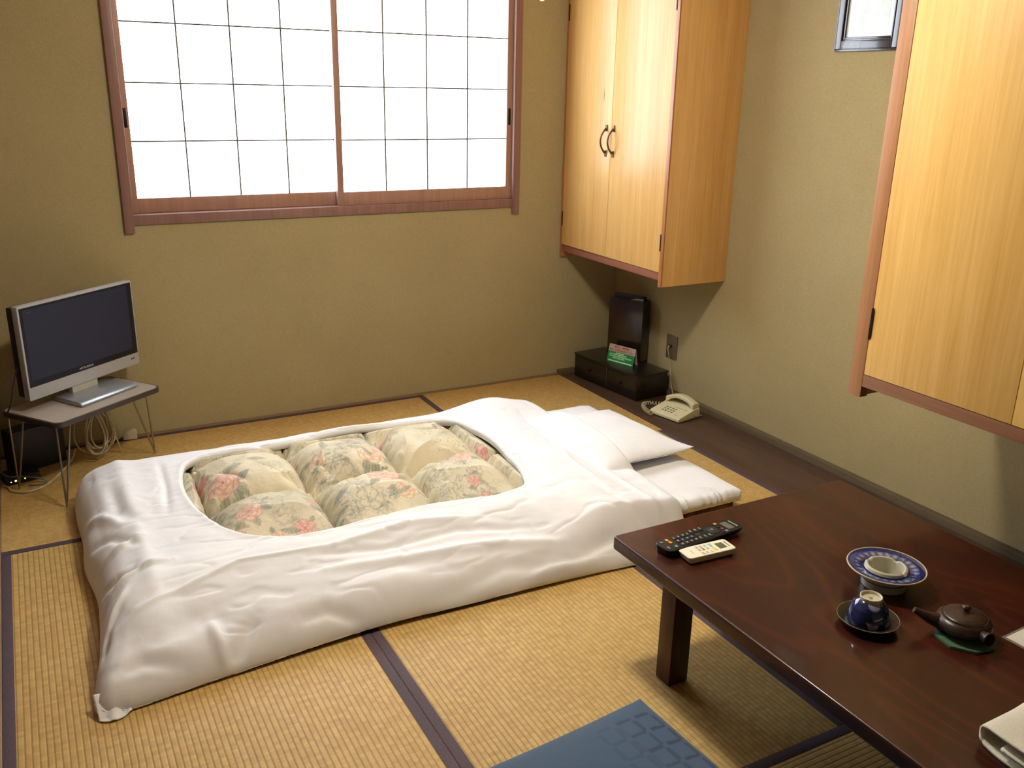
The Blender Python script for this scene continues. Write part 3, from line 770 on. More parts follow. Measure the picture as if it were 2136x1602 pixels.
# floral quilt inside -------------------------------------------------------
def quilt():
    x = np.arange(.31, 1.52, .0032); y = np.arange(2.355, 3.235, .0032); X, Y = np.meshgrid(x, y, indexing='ij')
    # wobbling seam lines
    xs = [.05, .405, .745, 1.075, 1.385, 1.72]; ys = [2.12, 2.40, 2.755, 3.10, 3.40]
    Xw = X+.018*fbm(X, Y, 5, 3, 2)+.03*(Y-2.75)*-.25; Yw = Y+.022*fbm(X, Y, 5, 3, 9)-.02*(X-.9)
    def cell(v, edges):
        k = np.clip(np.searchsorted(edges, v)-1, 0, len(edges)-2); e = np.array(edges)
        return k, (v-e[k])/(e[k+1]-e[k])
    kx, fx = cell(Xw, xs); ky, fy = cell(Yw, ys)
    px_ = np.clip(1-np.abs(2*fx-1)**2.8, 0, 1); py_ = np.clip(1-np.abs(2*fy-1)**2.8, 0, 1)
    puff = (px_*py_)**.55
    dx = np.minimum(fx, 1-fx)*.33; dy = np.minimum(fy, 1-fy)*.34
    seam = np.minimum(dx, dy)
    Z = .104+.118*puff
    # gathers radiating from the seams and crumples
    Z = Z+.012*fbm(X, Y, 8, 4, 31)*np.sqrt(puff)+.006*np.sin(X*95+6*fbm(X, Y, 5, 2, 4))*np.exp(-(dy/.035)**2)*np.exp(-(dx/.12)**2)
    Z = Z+.006*np.sin(Y*100+7*fbm(X, Y, 5, 2, 8))*np.exp(-(dx/.035)**2)
    r2 = np.random.RandomState(3)
    for _ in range(80):
        a = r2.uniform(0, 2*np.pi); cx0, cy0 = r2.uniform(.35, 1.45), r2.uniform(2.4, 3.15); l = r2.uniform(.03, .09)
        Z = Z+ridge(X, Y, [(cx0-l*np.cos(a), cy0-l*np.sin(a)), (cx0+l*.2*np.sin(a), cy0), (cx0+l*np.cos(a), cy0+l*np.sin(a))], r2.choice([-1, 1])*r2.uniform(.006, .016), r2.uniform(.010, .022), True)
    # taut facets: creases running out of the quilting knots
    for gx in xs[1:-1]:
        for gy in ys[1:-1]:
            for _ in range(9):
                a = r2.uniform(0, 2*np.pi); l = r2.uniform(.06, .15); x0_, y0_ = gx-.018*0+.01*np.cos(a), gy+.01*np.sin(a)
                Z = Z+ridge(X, Y, [(x0_, y0_), (x0_+l*.5*np.cos(a+.15), y0_+l*.5*np.sin(a+.15)), (x0_+l*np.cos(a), y0_+l*np.sin(a))], r2.choice([-1, 1])*r2.uniform(.010, .024), r2.uniform(.012, .024), True)
    wv_ = fbm(X+.3*Y, Y, 7, 3, 63); Z = Z+.012*np.abs(wv_)*puff**.5
    # ---- printed pattern
    C = np.ones(X.shape+(3,))*np.array(lin('#d5cbb0')[:3])
    def blend(msk, col): 
        m3 = np.clip(msk, 0, 1)[..., None]; C[:] = C*(1-m3)+np.array(lin(col)[:3])*m3
    g1 = fbm(X, Y, 9, 4, 55); blend(sm(.0, .16, g1)*.45, '#b3af94'); blend(sm(.05, .2, fbm(X, Y, 7, 3, 91))*.5, '#e2dcc4')
    # sketchy grey-green foliage lines
    reg = sm(-.08, .07, fbm(X, Y, 6, 2, 17)); blend(reg*.30, '#b0aa96')
    for sd, f in ((1, 16), (2, 24), (3, 34)):
        nn = fbm(X*1.0, Y*1.0, f, 3, 100+sd); blend(np.exp(-(nn/.020)**2)*reg*.5, '#6c6c62')
    blend((vnoise(X, Y, 230, 4) > .80)*sm(.02, .12, fbm(X, Y, 8, 2, 41))*.5, '#74765f')
    r3 = np.random.RandomState(11)
    def leaf(cx0, cy0, l, wd, a, col='#8d9582'):
        dx_ = X-cx0; dy_ = Y-cy0; uu = (dx_*np.cos(a)+dy_*np.sin(a))/l; vv = (-dx_*np.sin(a)+dy_*np.cos(a))/wd
        q = uu**2+np.abs(vv)**1.3*(1+1.2*uu**2)
        blend(sm(1.0, .8, q)*.65, col); blend(np.exp(-((q-.95)/.11)**2)*.6, '#55594c'); blend(np.exp(-(vv/.12)**2)*(np.abs(uu) < .85)*.45, '#5d6152')
    def rose(cx0, cy0, R, tone):
        for k in range(5):
            a = r3.uniform(0, 6.28); leaf(cx0+R*1.25*np.cos(a), cy0+R*1.25*np.sin(a), R*r3.uniform(.45, .75), R*.28, a+r3.uniform(-.5, .5), ['#8d9582', '#a3a88e', '#7f8a86'][k % 3])
        dx_ = X-cx0; dy_ = Y-cy0; rr = np.hypot(dx_, dy_)/R; th_ = np.arctan2(dy_, dx_)
        pal = {'p': ('#d8a394', '#c07a6e', '#e4c6b0'), 'r': ('#cf8e88', '#ad6062', '#dfb8aa'), 'o': ('#d6b094', '#bd8468', '#e2ceb0')}[tone]
        for q, (rad, n_, ph) in enumerate(((1.0, 6, .3), (.74, 5, 1.1), (.48, 4, 2.0), (.26, 3, .4))):
            bd = rad*(1+.13*np.abs(np.sin(n_*th_/2+ph))-.06+.05*fbm(X, Y, 30, 2, q)); ins = sm(0, .06, bd-rr)
            blend(ins*.85, pal[2]); blend(ins*sm(.26, .0, bd-rr)*.65, pal[0])
            blend(ins*sm(.55, .95, np.abs(np.cos(n_*th_/2+ph)))*.45*sm(.5, 0, bd-rr), pal[1])
            blend(np.exp(-((bd-rr-.03)/.030)**2)*.45, '#8f6a58')
        blend(sm(.14, .06, rr)*.8, '#9a4a44')
    FL = [(0.474, 2.839, 0.052, 'p'), (0.638, 2.455, 0.031, 'r'), (0.495, 2.557, 0.040, 'p'), (0.436, 2.482, 0.033, 'o'), (0.988, 2.845, 0.048, 'o'), (0.90, 3.05, 0.022, 'p'),
          (1.10, 3.04, 0.044, 'r'), (0.954, 2.63, 0.052, 'p'), (0.995, 2.52, 0.036, 'o'), (1.25, 2.66, 0.040, 'p'), (1.225, 2.50, 0.022, 'r'), (1.24, 2.42, 0.03, 'r'),
          (0.874, 2.70, 0.02, 'p'), (0.728, 2.99, 0.024, 'p'), (1.40, 2.80, 0.030, 'r'), (1.08, 2.44, 0.022, 'o'), (0.56, 2.44, 0.026, 'o'), (0.415, 2.93, 0.030, 'r'), (0.70, 2.56, 0.026, 'r'), (.80, 2.87, .03, 'o'), (1.32, 2.95, .028, 'o')]
    for f in FL: rose(*f)
    for _ in range(26): leaf(r3.uniform(.35, 1.45), r3.uniform(2.4, 3.15), r3.uniform(.02, .04), r3.uniform(.007, .014), r3.uniform(0, 6.28), r3.choice(['#8d9582', '#9aa094', '#7f8a86']))
    # roll the border under the cover
    e = np.minimum(np.minimum(X-.31, 1.52-X), np.minimum(Y-2.355, 3.235-Y)); Z = np.maximum(np.minimum(Z, .120+.5*e), .103)
    return grid_mesh('floral_quilt', X, Y, Z, cols=C)
tq = attr_mat('floral_cotton', .62); tq.set(Sheen_Weight=.1); tq.b.inputs['Specular IOR Level'].default_value = .35
nb = tq.noise(tq.coord(), 26, 4, .6, 1.2); tq.bump(nb, .45, .006)
q = link_mesh('floral_quilt', quilt(), tq.m, angle=120)
tag(q, 'puffy cream quilt with faded pink flowers showing through the duvet cover opening', 'quilt')

# ------------------------------------------------------------------ blue floor cushion
def cushion():
    n = 190; u = np.linspace(-1, 1, n)[:, None]*np.ones((1, n)); v = np.linspace(-1, 1, n)[None, :]*np.ones((n, 1)); Hf = .285
    k = 1-.035*(1-np.abs(v)**2.2); x = u*Hf*k; y = v*Hf*(1-.035*(1-np.abs(u)**2.2))
    th = (np.clip(1-np.abs(u)**4, 0, 1)*np.clip(1-np.abs(v)**4, 0, 1))**.5
    zt = .022+.030*th+.008*fbm(x+5, y, 6, 3, 12)*th; zb = .022-.021*th
    C = np.ones((n, n, 3))*np.array(lin('#384f68')[:3])
    def seg(xa, ya, xb, yb, w, col, op):
        m_ = ((x > xa-1e-9) & (x < xb) & (y > ya) & (y < yb))*op; C[:] = C*(1-m_[..., None])+np.array(lin(col)[:3])*m_[..., None]
    a = .057; g = .0105
    for i in range(3):
        for j in range(8):
            x0 = .272-a*(i+1)-.012; y0 = .215-a*j; op = (1, .7, .3)[i]
            for (p, q_, r_, s_) in ((x0+.008, y0, x0+a-.008, y0+g), (x0+a-g, y0+.008-a, x0+a, y0-.004)): seg(p, q_, r_, s_, 0, '#1d3046', op)
            if i >= 1: seg(x0, y0+.008-a, x0+g, y0-.004, 0, '#22384f', .3)
    for i in range(4):
        for j in range(3):
            seg(-.10-.07*i, .02-.075*j+.02*i, -.10-.07*i+.052, .02-.075*j+.045+.02*i, 0, '#2c445c', .5)
    X = np.concatenate([x, x[::-1]], 0); Y = np.concatenate([y, y[::-1]], 0); Z = np.concatenate([zt, zb[::-1]], 0); CC = np.concatenate([C, C[::-1]], 0)
    return grid_mesh('floor_cushion', X, Y, Z, closed_u=True, cols=CC)
tc = attr_mat('blue_jacquard', .8, sheen=.3); tc.bump(tc.noise(tc.coord(), 700, 2), .2, .0005)
o = link_mesh('floor_cushion', cushion(), tc.m, angle=120); a = math.radians(5)
o.rotation_euler = (0, 0, a); o.location = (1.192-.285*math.cos(a)+.285*math.sin(a), 1.492-.285*math.cos(a)-.285*math.sin(a), 0)
tag(o, 'blue floor cushion with a woven dark square pattern on the tatami beside the table', 'cushion')

# ------------------------------------------------------------------ dark drawer chest, upright box, tent sign
M_ebony = plain('black_stained_wood', '#17110f', .3, spec=.5, coat=.2, nscale=12)
M_ebony2 = plain('dark_red_lacquer', '#1e0f0f', .28, spec=.5, coat=.3, nscale=10)
ac = math.atan2(-.499, .048)
c = thing('drawer_chest', 'low black wooden chest with two small drawers in the far right corner', 'chest', (2.484, 3.872, 0), ac)
# local x runs along the front toward the viewer, local y points back to the wall
CL, CD, CH = .50, .206, .128
b = MB(); b.box(.004, .004, .004, CL-.004, CD, CH-.009, .001); b.build('carcass', M_ebony, c)
b = MB(); b.box(0, 0, CH-.009, CL, CD+.003, CH, .0025); b.build('top', M_ebony, c)
for x0, x1 in ((.010, .262), (.272, CL-.010)):
    b = MB(); b.box(x0, .0005, .014, x1, .012, CH-.016, .002); d = b.build('drawer', M_ebony, c)
    b = MB(); b.lathe([(0, .010), (.006, .010), (.008, .006), (.004, 0), (0, 0)], 0, 0, 16); o = b.build('knob', M_blackmetal, d, loc=((x0+x1)/2, .001, .066)); o.rotation_euler = (math.pi/2, 0, 0)
b = MB(); b.box(.2635, .001, .010, .2705, .008, CH-.012, .001); b.build('divider', plain('worn_divider', '#3a3230', .5), c)

ab = math.atan2(-.165, .09)
c = thing('upright_box', 'tall dark red-brown box standing on the drawer chest, papers inside', 'box', (2.588, 3.722, CH+.001), ab)
BL, BD, BH = .188, .085, .318
b = MB(); b.box(0, 0, 0, BL, .006, BH, .001); b.build('front_panel', M_ebony2, c)
b = MB(); b.box(0, .006, 0, .006, BD, BH-.006, .001); b.box(BL-.006, .006, 0, BL, BD, BH-.006, .001); b.box(.006, BD-.006, 0, BL-.006, BD, BH-.006, .001); b.box(.006, .006, 0, BL-.006, BD-.006, .006)
b.build('side_panels', M_ebony, c)
b = MB(); b.box(.01, .03, .008, BL-.01, .034, BH+.022, .001); b.box(.02, .045, .008, BL-.008, .052, BH+.014, .001); tag(b.build('folder', M_dk, loc=None), 'black folders sticking out of the dark upright box', 'folder')
fo = bpy.data.objects['folder']; fo.matrix_world = Matrix.Translation((2.588, 3.722, CH+.002)) @ Matrix.Rotation(ab, 4, 'Z')
b = MB(); b.prism([(.085, .008), (BL-.008, .008), (BL-.008, BH+.008), (.14, BH+.006), (.085, BH-.01)], .0125, .0137, axis='Y')
pa = b.build('paper_sheet', plain('dim_paper', '#a8988c', .8)); pa.matrix_world = fo.matrix_world.copy()
tag(pa, 'pale sheet of paper peeking out of the dark upright box', 'paper')

# tent card sign
sl = Vector((2.553, 3.672)); sr = Vector((2.603, 3.514)); ang = math.atan2(sr.y-sl.y, sr.x-sl.x); SLn = (sr-sl).length
c = thing('tent_card_sign', 'green and white folded card sign standing on the drawer chest', 'sign', (sl.x, sl.y, CH+.0005), ang)
SH, SD = .088, .044
M_card = plain('white_card', '#d8d2be', .6, var=.02); M_green = plain('sign_green', '#0d7a3e', .5, var=.03); M_red = plain('sign_red', '#c43a34', .5, var=.03)
M_lt = plain('sign_pale_green', '#b7ddb8', .5, var=.02)
b = MB()
for y0, y1 in ((0, SD/2), (SD, SD/2)):
    v_ = [b.bm.verts.new(p) for p in ((0, y0, 0), (SLn, y0, 0), (SLn, y1, SH), (0, y1, SH))]; b.bm.faces.new(v_)
bmesh.ops.solidify(b.bm, geom=b.bm.faces[:], thickness=.0006)
b.build('card', M_card, c, smooth=False)
sa = math.atan2(SH, SD/2); nrm = Vector((0, -math.sin(sa), math.cos(sa))); up = Vector((0, math.cos(sa), math.sin(sa)))
def on_face(x, h, off=.0009): v = up*h+nrm*off; return (x, v.y, v.z)
def strip(x0, x1, h0, h1, mat, name, off=.0005, r=0):
    b = MB(); pts = rrect(x1-x0, h1-h0, r, 5, (x0+x1)/2, (h0+h1)/2) if r else [(x0, h0), (x1, h0), (x1, h1), (x0, h1)]
    va = [b.bm.verts.new(on_face(p[0], p[1], off)) for p in pts]; vb = [b.bm.verts.new(on_face(p[0], p[1], off+.0003)) for p in pts]
    b.bm.faces.new(va); b.bm.faces.new(vb[::-1]); n = len(pts)
    for i in range(n): b.bm.faces.new((va[i], vb[i], vb[(i+1) % n], va[(i+1) % n]))
    bmesh.ops.recalc_face_normals(b.bm, faces=b.bm.faces[:]); return b.build(name, mat, c, smooth=False)
SLANT = math.hypot(SH, SD/2)
strip(.0005, SLn-.0005, .001, SLANT*.60, M_green, 'green_band')
strip(.010, SLn-.008, .0045, .0105, M_lt, 'footer_bar', .0008, .0028)
rot = (sa, 0, 0)
text_mesh('red_lettering', '非常口・避難経路は', .0125, M_red, c, on_face(SLn*.50, SLANT*.87, .001), rot, .0003, .098, bold=.0003)
text_mesh('red_lettering', '前もってお確かめおきください。', .0125, M_red, c, on_face(SLn*.52, SLANT*.70, .001), rot, .0003, .150, bold=.0003)
x_, y0_ = .012, SLANT*.53
for body, cx0, h, wd in (('For your safety', .075, .545, .052), ("Please DON'T SMOKE in BED", .066, .455, .104), ("Please DON'T SMOKE WHILE STROLLING", .082, .355, .140), ("DON'T LEAVE BUTTS", .072, .255, .074)):
    text_mesh('white_lettering', body, .0088, M_lt, c, on_face(cx0, SLANT*h, .001), rot, .0003, wd, bold=.0004)

# ------------------------------------------------------------------ telephone
M_phone = plain('cream_phone_plastic', '#cfc8a2', .38, var=.02)
ap = math.atan2(-.172, .034)
c = thing('telephone', 'cream push button telephone on the dark floor board', 'telephone', (2.496, 3.215, 0), ap)
# local x along the handset side (toward viewer), local y to the back (right wall)
PL, PD = .178, .15
b = MB(); b.prism([(0, .006), (.004, .003), (PD-.004, .003), (PD, .008), (PD, .038), (PD-.006, .044), (PD-.04, .044), (PD-.055, .040), (.01, .022), (0, .016)], .0, PL, .003, 3, axis='X')
b.build('body', M_phone, c)
def slope_z(y): return .022+(y-.01)*(.040-.022)/(PD-.055-.01)
M_key = plain('grey_keys', '#77745e', .5)
for i in range(4):
    for j in range(3):
        x = .052+i*.0175; y = .034+j*.0165
        b = MB(); b.lathe([(0, .0022), (.0045, .002), (.0055, .0006), (.0055, 0), (0, 0)], 0, 0, 14); b.build('key', M_key, c, loc=(x, y, slope_z(y)))
b = MB()
pts = []
for k in range(31):
    t_ = k/30; x = .006+(PL-.012)*t_; z = .060+.022*math.sin(math.pi*t_); pts.append((x, PD-.024, z))
hw = []
for k, p in enumerate(pts):
    t_ = k/30; e = max(0, abs(t_-.5)*2-.62)/.38; wd = .0190+.005*e; zb_ = p[2]-.010-.009*min(1, e*1.6); zt_ = p[2]+.008
    hw.append([b.bm.verts.new((p[0], p[1]+q[0]*wd, q[1])) for q in ((-1, zb_), (-1, zt_-.003), (-.75, zt_), (.75, zt_), (1, zt_-.003), (1, zb_))])
for A, B in zip(hw[:-1], hw[1:]):
    for i in range(6): b.bm.faces.new((A[i], B[i], B[(i+1) % 6], A[(i+1) % 6]))
b.bm.faces.new(hw[0]); b.bm.faces.new(hw[-1][::-1]); bmesh.ops.recalc_face_normals(b.bm, faces=b.bm.faces[:])
h_ = b.build('handset', M_phone, c, angle=50)
be = h_.modifiers.new('bevel', 'BEVEL'); be.width = .003; be.segments = 3
b = MB(); b.box(.085, .082, slope_z(.082)-.001, .155, .087, slope_z(.087)+.0008); b.build('label_strip', plain('pale_strip', '#b5ae8e', .5), c)
b = MB(); b.box(.135, .022, slope_z(.022)-.001, .15, .0245, slope_z(.022)+.0006); b.box(.125, .034, slope_z(.034)-.001, .132, .036, slope_z(.034)+.0006); b.build('small_print', M_key, c)
# coiled cord
path = catmull([(.002, .11, .022), (-.03, .105, .017), (-.070, .085, .013), (-.080, .05, .013), (-.055, .02, .013), (-.028, 0.0, .013), (.0, -.014, .013), (.03, -.022, .013)], 26)
b = MB(); pts = []; N_ = 620; turn = 21
for k in range(N_):
    t_ = k/(N_-1)*(len(path)-1.001); i = int(t_); p = path[i].lerp(path[i+1], t_-i); tg = (path[i+1]-path[i]).normalized()
    sx = Vector((0, 0, 1)).cross(tg).normalized(); a = 2*math.pi*turn*k/N_; pts.append(p+.0085*(math.cos(a)*sx+math.sin(a)*Vector((0, 0, 1))))
b.tube(pts, .0026, 6); b.build('coiled_cord', plain('cord_beige', '#a69d7c', .55), c)
b = MB(); b.tube(catmull([(.178, .10, .02), (.185, .135, .012), (.178, .165, .006), (.14, .18, .006), (.10, .172, .006)], 8), .0017, 6); b.build('rear_lead', plain('cord_pale', '#b8b094', .55), c)
b = MB(); b.tube(catmull([(2.762, 3.424, .245), (2.745, 3.424, .235), (2.757, 3.415, .16), (2.752, 3.395, .10), (2.740, 3.370, .06), (2.730, 3.345, .035), (2.71, 3.31, .01), (2.69, 3.27, .006), (2.675, 3.24, .006)], 8), .0020, 8)
tag(b.build('telephone_line', plain('line_grey', '#b5ab8c', .5)), 'thin beige telephone line running from the wall plate down to the telephone', 'cable')

# ------------------------------------------------------------------ remotes
ar = math.atan2(.022, .262)
c = thing('remote_control', 'long black television remote control on the low table', 'remote control', (1.300, 1.553, TZ), ar)
RL, RW_, RH = .262, .062, .021
M_rb = plain('remote_black', '#0c0c0d', .35)
b = MB(); b.prism(rrect(RL, RW_, .016, 6, RL/2, RW_/2), .001, RH, .004, 3)
for v in b.bm.verts:
    if v.co.z < RH*.5: v.co.y = RW_/2+(v.co.y-RW_/2)*.8; v.co.z += .006*max(0, (v.co.x/RL-.7)/.3)
b.build('body', M_rb, c)
M_bk = plain('button_black', '#1d1e20', .5); M_or = plain('button_orange', '#d8932e', .45); M_tl = plain('button_teal', '#4f9a94', .45); M_lg = plain('print_grey', '#a8aaa6', .5)
M_re = plain('button_red', '#8a4a52', .45); M_bl = plain('button_blue', '#6d7ea0', .45)
def btn(b_, x, y, w_, h__, z=RH): b_.box(x-w_/2, y-h__/2, z-.001, x+w_/2, y+h__/2, z+.0014, .0004)
def button(x, y, w_, h__, m_, nm='button'): b_ = MB(); btn(b_, x, y, w_, h__); return b_.build(nm, m_, c)
button(.014, .047, .007, .007, M_bl); button(.012, .018, .003, .012, M_lg, 'printed_mark')
for y, m_ in ((.050, M_or), (.037, M_or), (.014, M_tl)): button(.034, y, .008, .010, m_)
for i in range(4):
    for j in range(3):
        x, y = .056+i*.0155, .048-j*.0165; o = button(x, y, .0125, .0125, M_bk)
        b_ = MB(); btn(b_, x, y, .0028, .0065, RH+.0012); b_.build('printed_mark', M_lg, o)
for i in range(3):
    x = .118+i*.016
    for y in (.050, .012): o = button(x, y, .011, .011, M_bk); b_ = MB(); btn(b_, x, y+.004, .003, .009, RH+.0012); b_.build('printed_mark', M_lg, o)
for x, y in ((.122, .031),): button(x, y, .010, .012, M_bk)
b = MB(); b.lathe([(.0195, RH-.001), (.0195, RH+.001), (.0165, RH+.001), (.0165, RH-.001)], .172, .031, 40); b.build('dial_ring', plain('dial_grey', '#3c3f44', .3, .4), c)
b = MB(); b.lathe([(0, RH+.0022), (.009, RH+.0022), (.0155, RH+.0016), (.016, RH-.001)], .172, .031, 40); b.build('dial_pad', M_bk, c)
b = MB(); btn(b, .168, .031, .0022, .006, RH+.0024); btn(b, .174, .031, .0022, .008, RH+.0024); b.build('printed_mark', M_lg, c)
for x, y, m_ in ((.205, .052, M_or), (.201, .037, M_bk), (.203, .024, M_re), (.205, .010, M_bl), (.196, .010, M_bk)): button(x, y, .008, .009, m_)
b = MB()
for k in range(5): b.box(.218+k*.0042, .013, RH, .2205+k*.0042, .050, RH+.0004)
b.build('printed_text', plain('print_dim', '#77786c', .6), c)
text_mesh('brand_lettering', 'MITSUBISHI', .007, M_lg, c, (.248, .031, RH+.0006), (0, 0, -math.pi/2), .0003, .034, bold=.0003)

aw = math.atan2(-.008, .1415)
c = thing('remote_control', 'short white air conditioner remote control with grey display, in front of the black one', 'remote control', (1.3255, 1.508, TZ), aw)
WL, WW, WH = .143, .0535, .019
M_rw = plain('remote_white', '#ece7d2', .4, var=.02)
b = MB(); b.prism(rrect(WL, WW, .009, 5, WL/2, WW/2), .001, WH, .003, 3)
for v in b.bm.verts:
    if v.co.z < WH*.5: v.co.x = WL/2+(v.co.x-WL/2)*.93; v.co.y = WW/2+(v.co.y-WW/2)*.9
b.build('body', M_rw, c)
b = MB(); b.box(.101, .013, WH-.0005, .123, .040, WH+.0004); b.build('display', plain('lcd_grey', '#5f6450', .25), c)
def wbtn(x, y, w_, h__, m_, nm='button'): b_ = MB(); b_.box(x-w_/2, y-h__/2, WH-.0005, x+w_/2, y+h__/2, WH+.0009, .0003); return b_.build(nm, m_, c)
M_wb = plain('button_ivory', '#dcd8c4', .5); M_wt = plain('button_aqua', '#8fc4b4', .5); M_wy = plain('button_yellow', '#d8cf66', .5); M_wp = plain('print_taupe', '#8f8b7a', .6)
wbtn(.0875, .038, .008, .014, M_wt); wbtn(.0875, .018, .008, .016, M_wy)
for x in (.048, .060, .0725):
    for y in (.042, .028, .012): o = wbtn(x, y, .009, .010, M_wb); b_ = MB(); b_.box(x-.001, y-.0035, WH+.0008, x+.001, y+.0025, WH+.0012); b_.build('printed_mark', M_wp, o)
b = MB(); b.box(.024, .018, WH, .0254, .034, WH+.0003); b.box(.057, .022, WH+.0008, .0605, .034, WH+.0012); b.build('printed_text', M_wp, c)
text_mesh('brand_lettering', 'Panasonic', .0062, M_wp, c, (.1315, .0275, WH+.0004), (0, 0, -math.pi/2), .0003, .026, bold=.0002)

# ------------------------------------------------------------------ ashtray
def radial_blue():
    t = NT('blue_white_glaze'); tc_ = t.add('ShaderNodeTexCoord'); sp = t.add('ShaderNodeSeparateXYZ'); t.link(tc_.outputs['Object'], sp.inputs[0])
    x, y = sp.outputs[0], sp.outputs[1]; r = t.math('SQRT', t.math('ADD', t.math('MULTIPLY', x, x), t.math('MULTIPLY', y, y)))
    th_ = t.math('ARCTAN2', y, x); w_ = t.math('ABSOLUTE', t.math('SINE', t.math('MULTIPLY', th_, 12.0)))
    n = t.noise(t.coord(), 90, 4, .6)
    band = t.ramp(r, [(.054/.1*.1*10 if False else .0, (0, 0, 0, 1)), (.58, (0, 0, 0, 1)), (.66, (1, 1, 1, 1)), (.76, (0, 0, 0, 1))])
    t.n.remove(band.node)
    rs = t.math('MULTIPLY', r, 10.0)
    band = t.ramp(rs, [(.56, (0, 0, 0, 1)), (.65, (1, 1, 1, 1)), (.74, (0, 0, 0, 1))])
    m_ = t.math('MULTIPLY', t.math('MULTIPLY', band, t.math('POWER', w_, 1.5)), t.math('GREATER_THAN', n, .42))
    blue = t.ramp(n, [(.35, lin('#0b1a4c')), (.7, lin('#1c3684'))])
    blue = t.mix(t.math('MULTIPLY', t.math('SUBTRACT', 1.0, w_), .5), blue, lin('#08123a'))
    c_ = t.mix(t.math('MULTIPLY', m_, .5), blue, lin('#b9c4dc'))
    t.base(c_); t.set(Roughness=.12, Coat_Weight=.5, Coat_Roughness=.05); return t.m
M_china = plain('cream_china', '#c6c4b2', .15, coat=.4, var=.03); M_brim = plain('rim_bare', '#c7b79c', .5)
c = thing('ashtray', 'blue and white porcelain ashtray with wide brim standing on a white foot', 'ashtray', (1.6855, 1.2345, TZ))
def notch(r, z, a):
    d = min(abs((a-math.radians(q)+math.pi) % (2*math.pi)-math.pi) for q in (100, 280, 10)); return (r, z-.005*math.exp(-(d/.16)**2) if z > .046 else z)
b = MB(); b.lathe([(0, .010), (.036, .010), (.038, .02), (.038, .044), (.0395, .0495), (.043, .0515), (.0475, .049), (.0495, .043), (.047, .042)], n=96, fn=notch); b.build('bowl', M_china, c)
b = MB(); b.lathe([(.046, .041), (.055, .0425), (.070, .0455), (.086, .0495)], n=96); so = b.build('brim', radial_blue(), c); mo = so.modifiers.new('thickness', 'SOLIDIFY'); mo.thickness = .003; mo.offset = -1
b = MB(); b.tube([(.0872*math.cos(k*math.pi/48), .0872*math.sin(k*math.pi/48), .0488) for k in range(97)], .0019, 8, caps=False); b.build('rim', M_brim, c)
b = MB(); b.lathe([(.066, .043), (.0535, .034), (.0535, .024), (.0515, .001), (.047, .0), (0, .004)], n=80); b.build('foot', M_china, c)
b = MB(); b.lathe([(.0536, .0225), (.0542, .021), (.0534, .019)], n=80); b.build('painted_band', plain('grey_band', '#5f5f52', .3), c)

# ------------------------------------------------------------------ tea cup and saucer
M_scr = plain('dark_saucer_glaze', '#161614', .35, spec=.3, coat=.15)
SXC, SYC = 1.514, 1.133
c = thing('saucer', 'dark glazed saucer under the upturned tea cup', 'saucer', (SXC, SYC, TZ))
b = MB(); b.lathe([(0, .004), (.022, .004), (.024, .0), (.027, .0), (.028, .006), (.048, .011), (.0645, .018), (.0652, .0195), (.063, .0195), (.046, .0132), (.03, .0092), (0, .009)], n=80); b.build('dish', M_scr, c)
b = MB(); b.tube([(.0643*math.cos(k*math.pi/40), .0643*math.sin(k*math.pi/40), .0193) for k in range(81)], .0009, 6, caps=False); b.build('rim', plain('brown_rim', '#7a6f58', .4), c)
def cup_mat():
    t = NT('painted_cup_glaze'); n = t.noise(t.coord(), 34, 2, .5, .3); f = t.noise(t.coord(scale=(40, 40, 240)), 1, 2)
    vo = t.add('ShaderNodeTexVoronoi', feature='F1'); t.link(t.coord(), vo.inputs['Vector']); vo.inputs['Scale'].default_value = 26
    blue = t.ramp(f, [(.3, lin('#0a1230')), (.7, lin('#1a2c66'))])
    pet = t.ramp(vo.outputs['Distance'], [(.26, (1, 1, 1, 1)), (.36, (0, 0, 0, 1))])
    pm = t.math('MULTIPLY', pet, t.math('GREATER_THAN', n, .5))
    t.base(t.mix(t.math('MULTIPLY', pm, .8), blue, lin('#9fa8c4'))); t.set(Roughness=.1, Coat_Weight=.5, Coat_Roughness=.04); return t.m
c = thing('tea_cup', 'blue and white porcelain tea cup turned upside down on the dark saucer', 'cup', (SXC, SYC, TZ))
b = MB(); b.lathe([(.041, .0122), (.0445, .0125), (.0448, .015), (.0425, .03), (.038, .045), (.031, .057), (.0225, .0625), (.0225, .0628), (0, .0628)], n=80); b.build('bowl', cup_mat(), c)
b = MB(); b.lathe([(.0225, .061), (.0236, .0665), (.0233, .0705), (.0215, .071), (.0200, .0695), (.0195, .0645), (0, .0640)], n=64); b.build('foot_ring', plain('cream_foot', '#cfcab2', .3, var=.03), c)
text_mesh('potter_mark', '山', .010, plain('mark_grey', '#77725c', .5), c, (0, 0, .0646), (0, 0, .9), .0003)

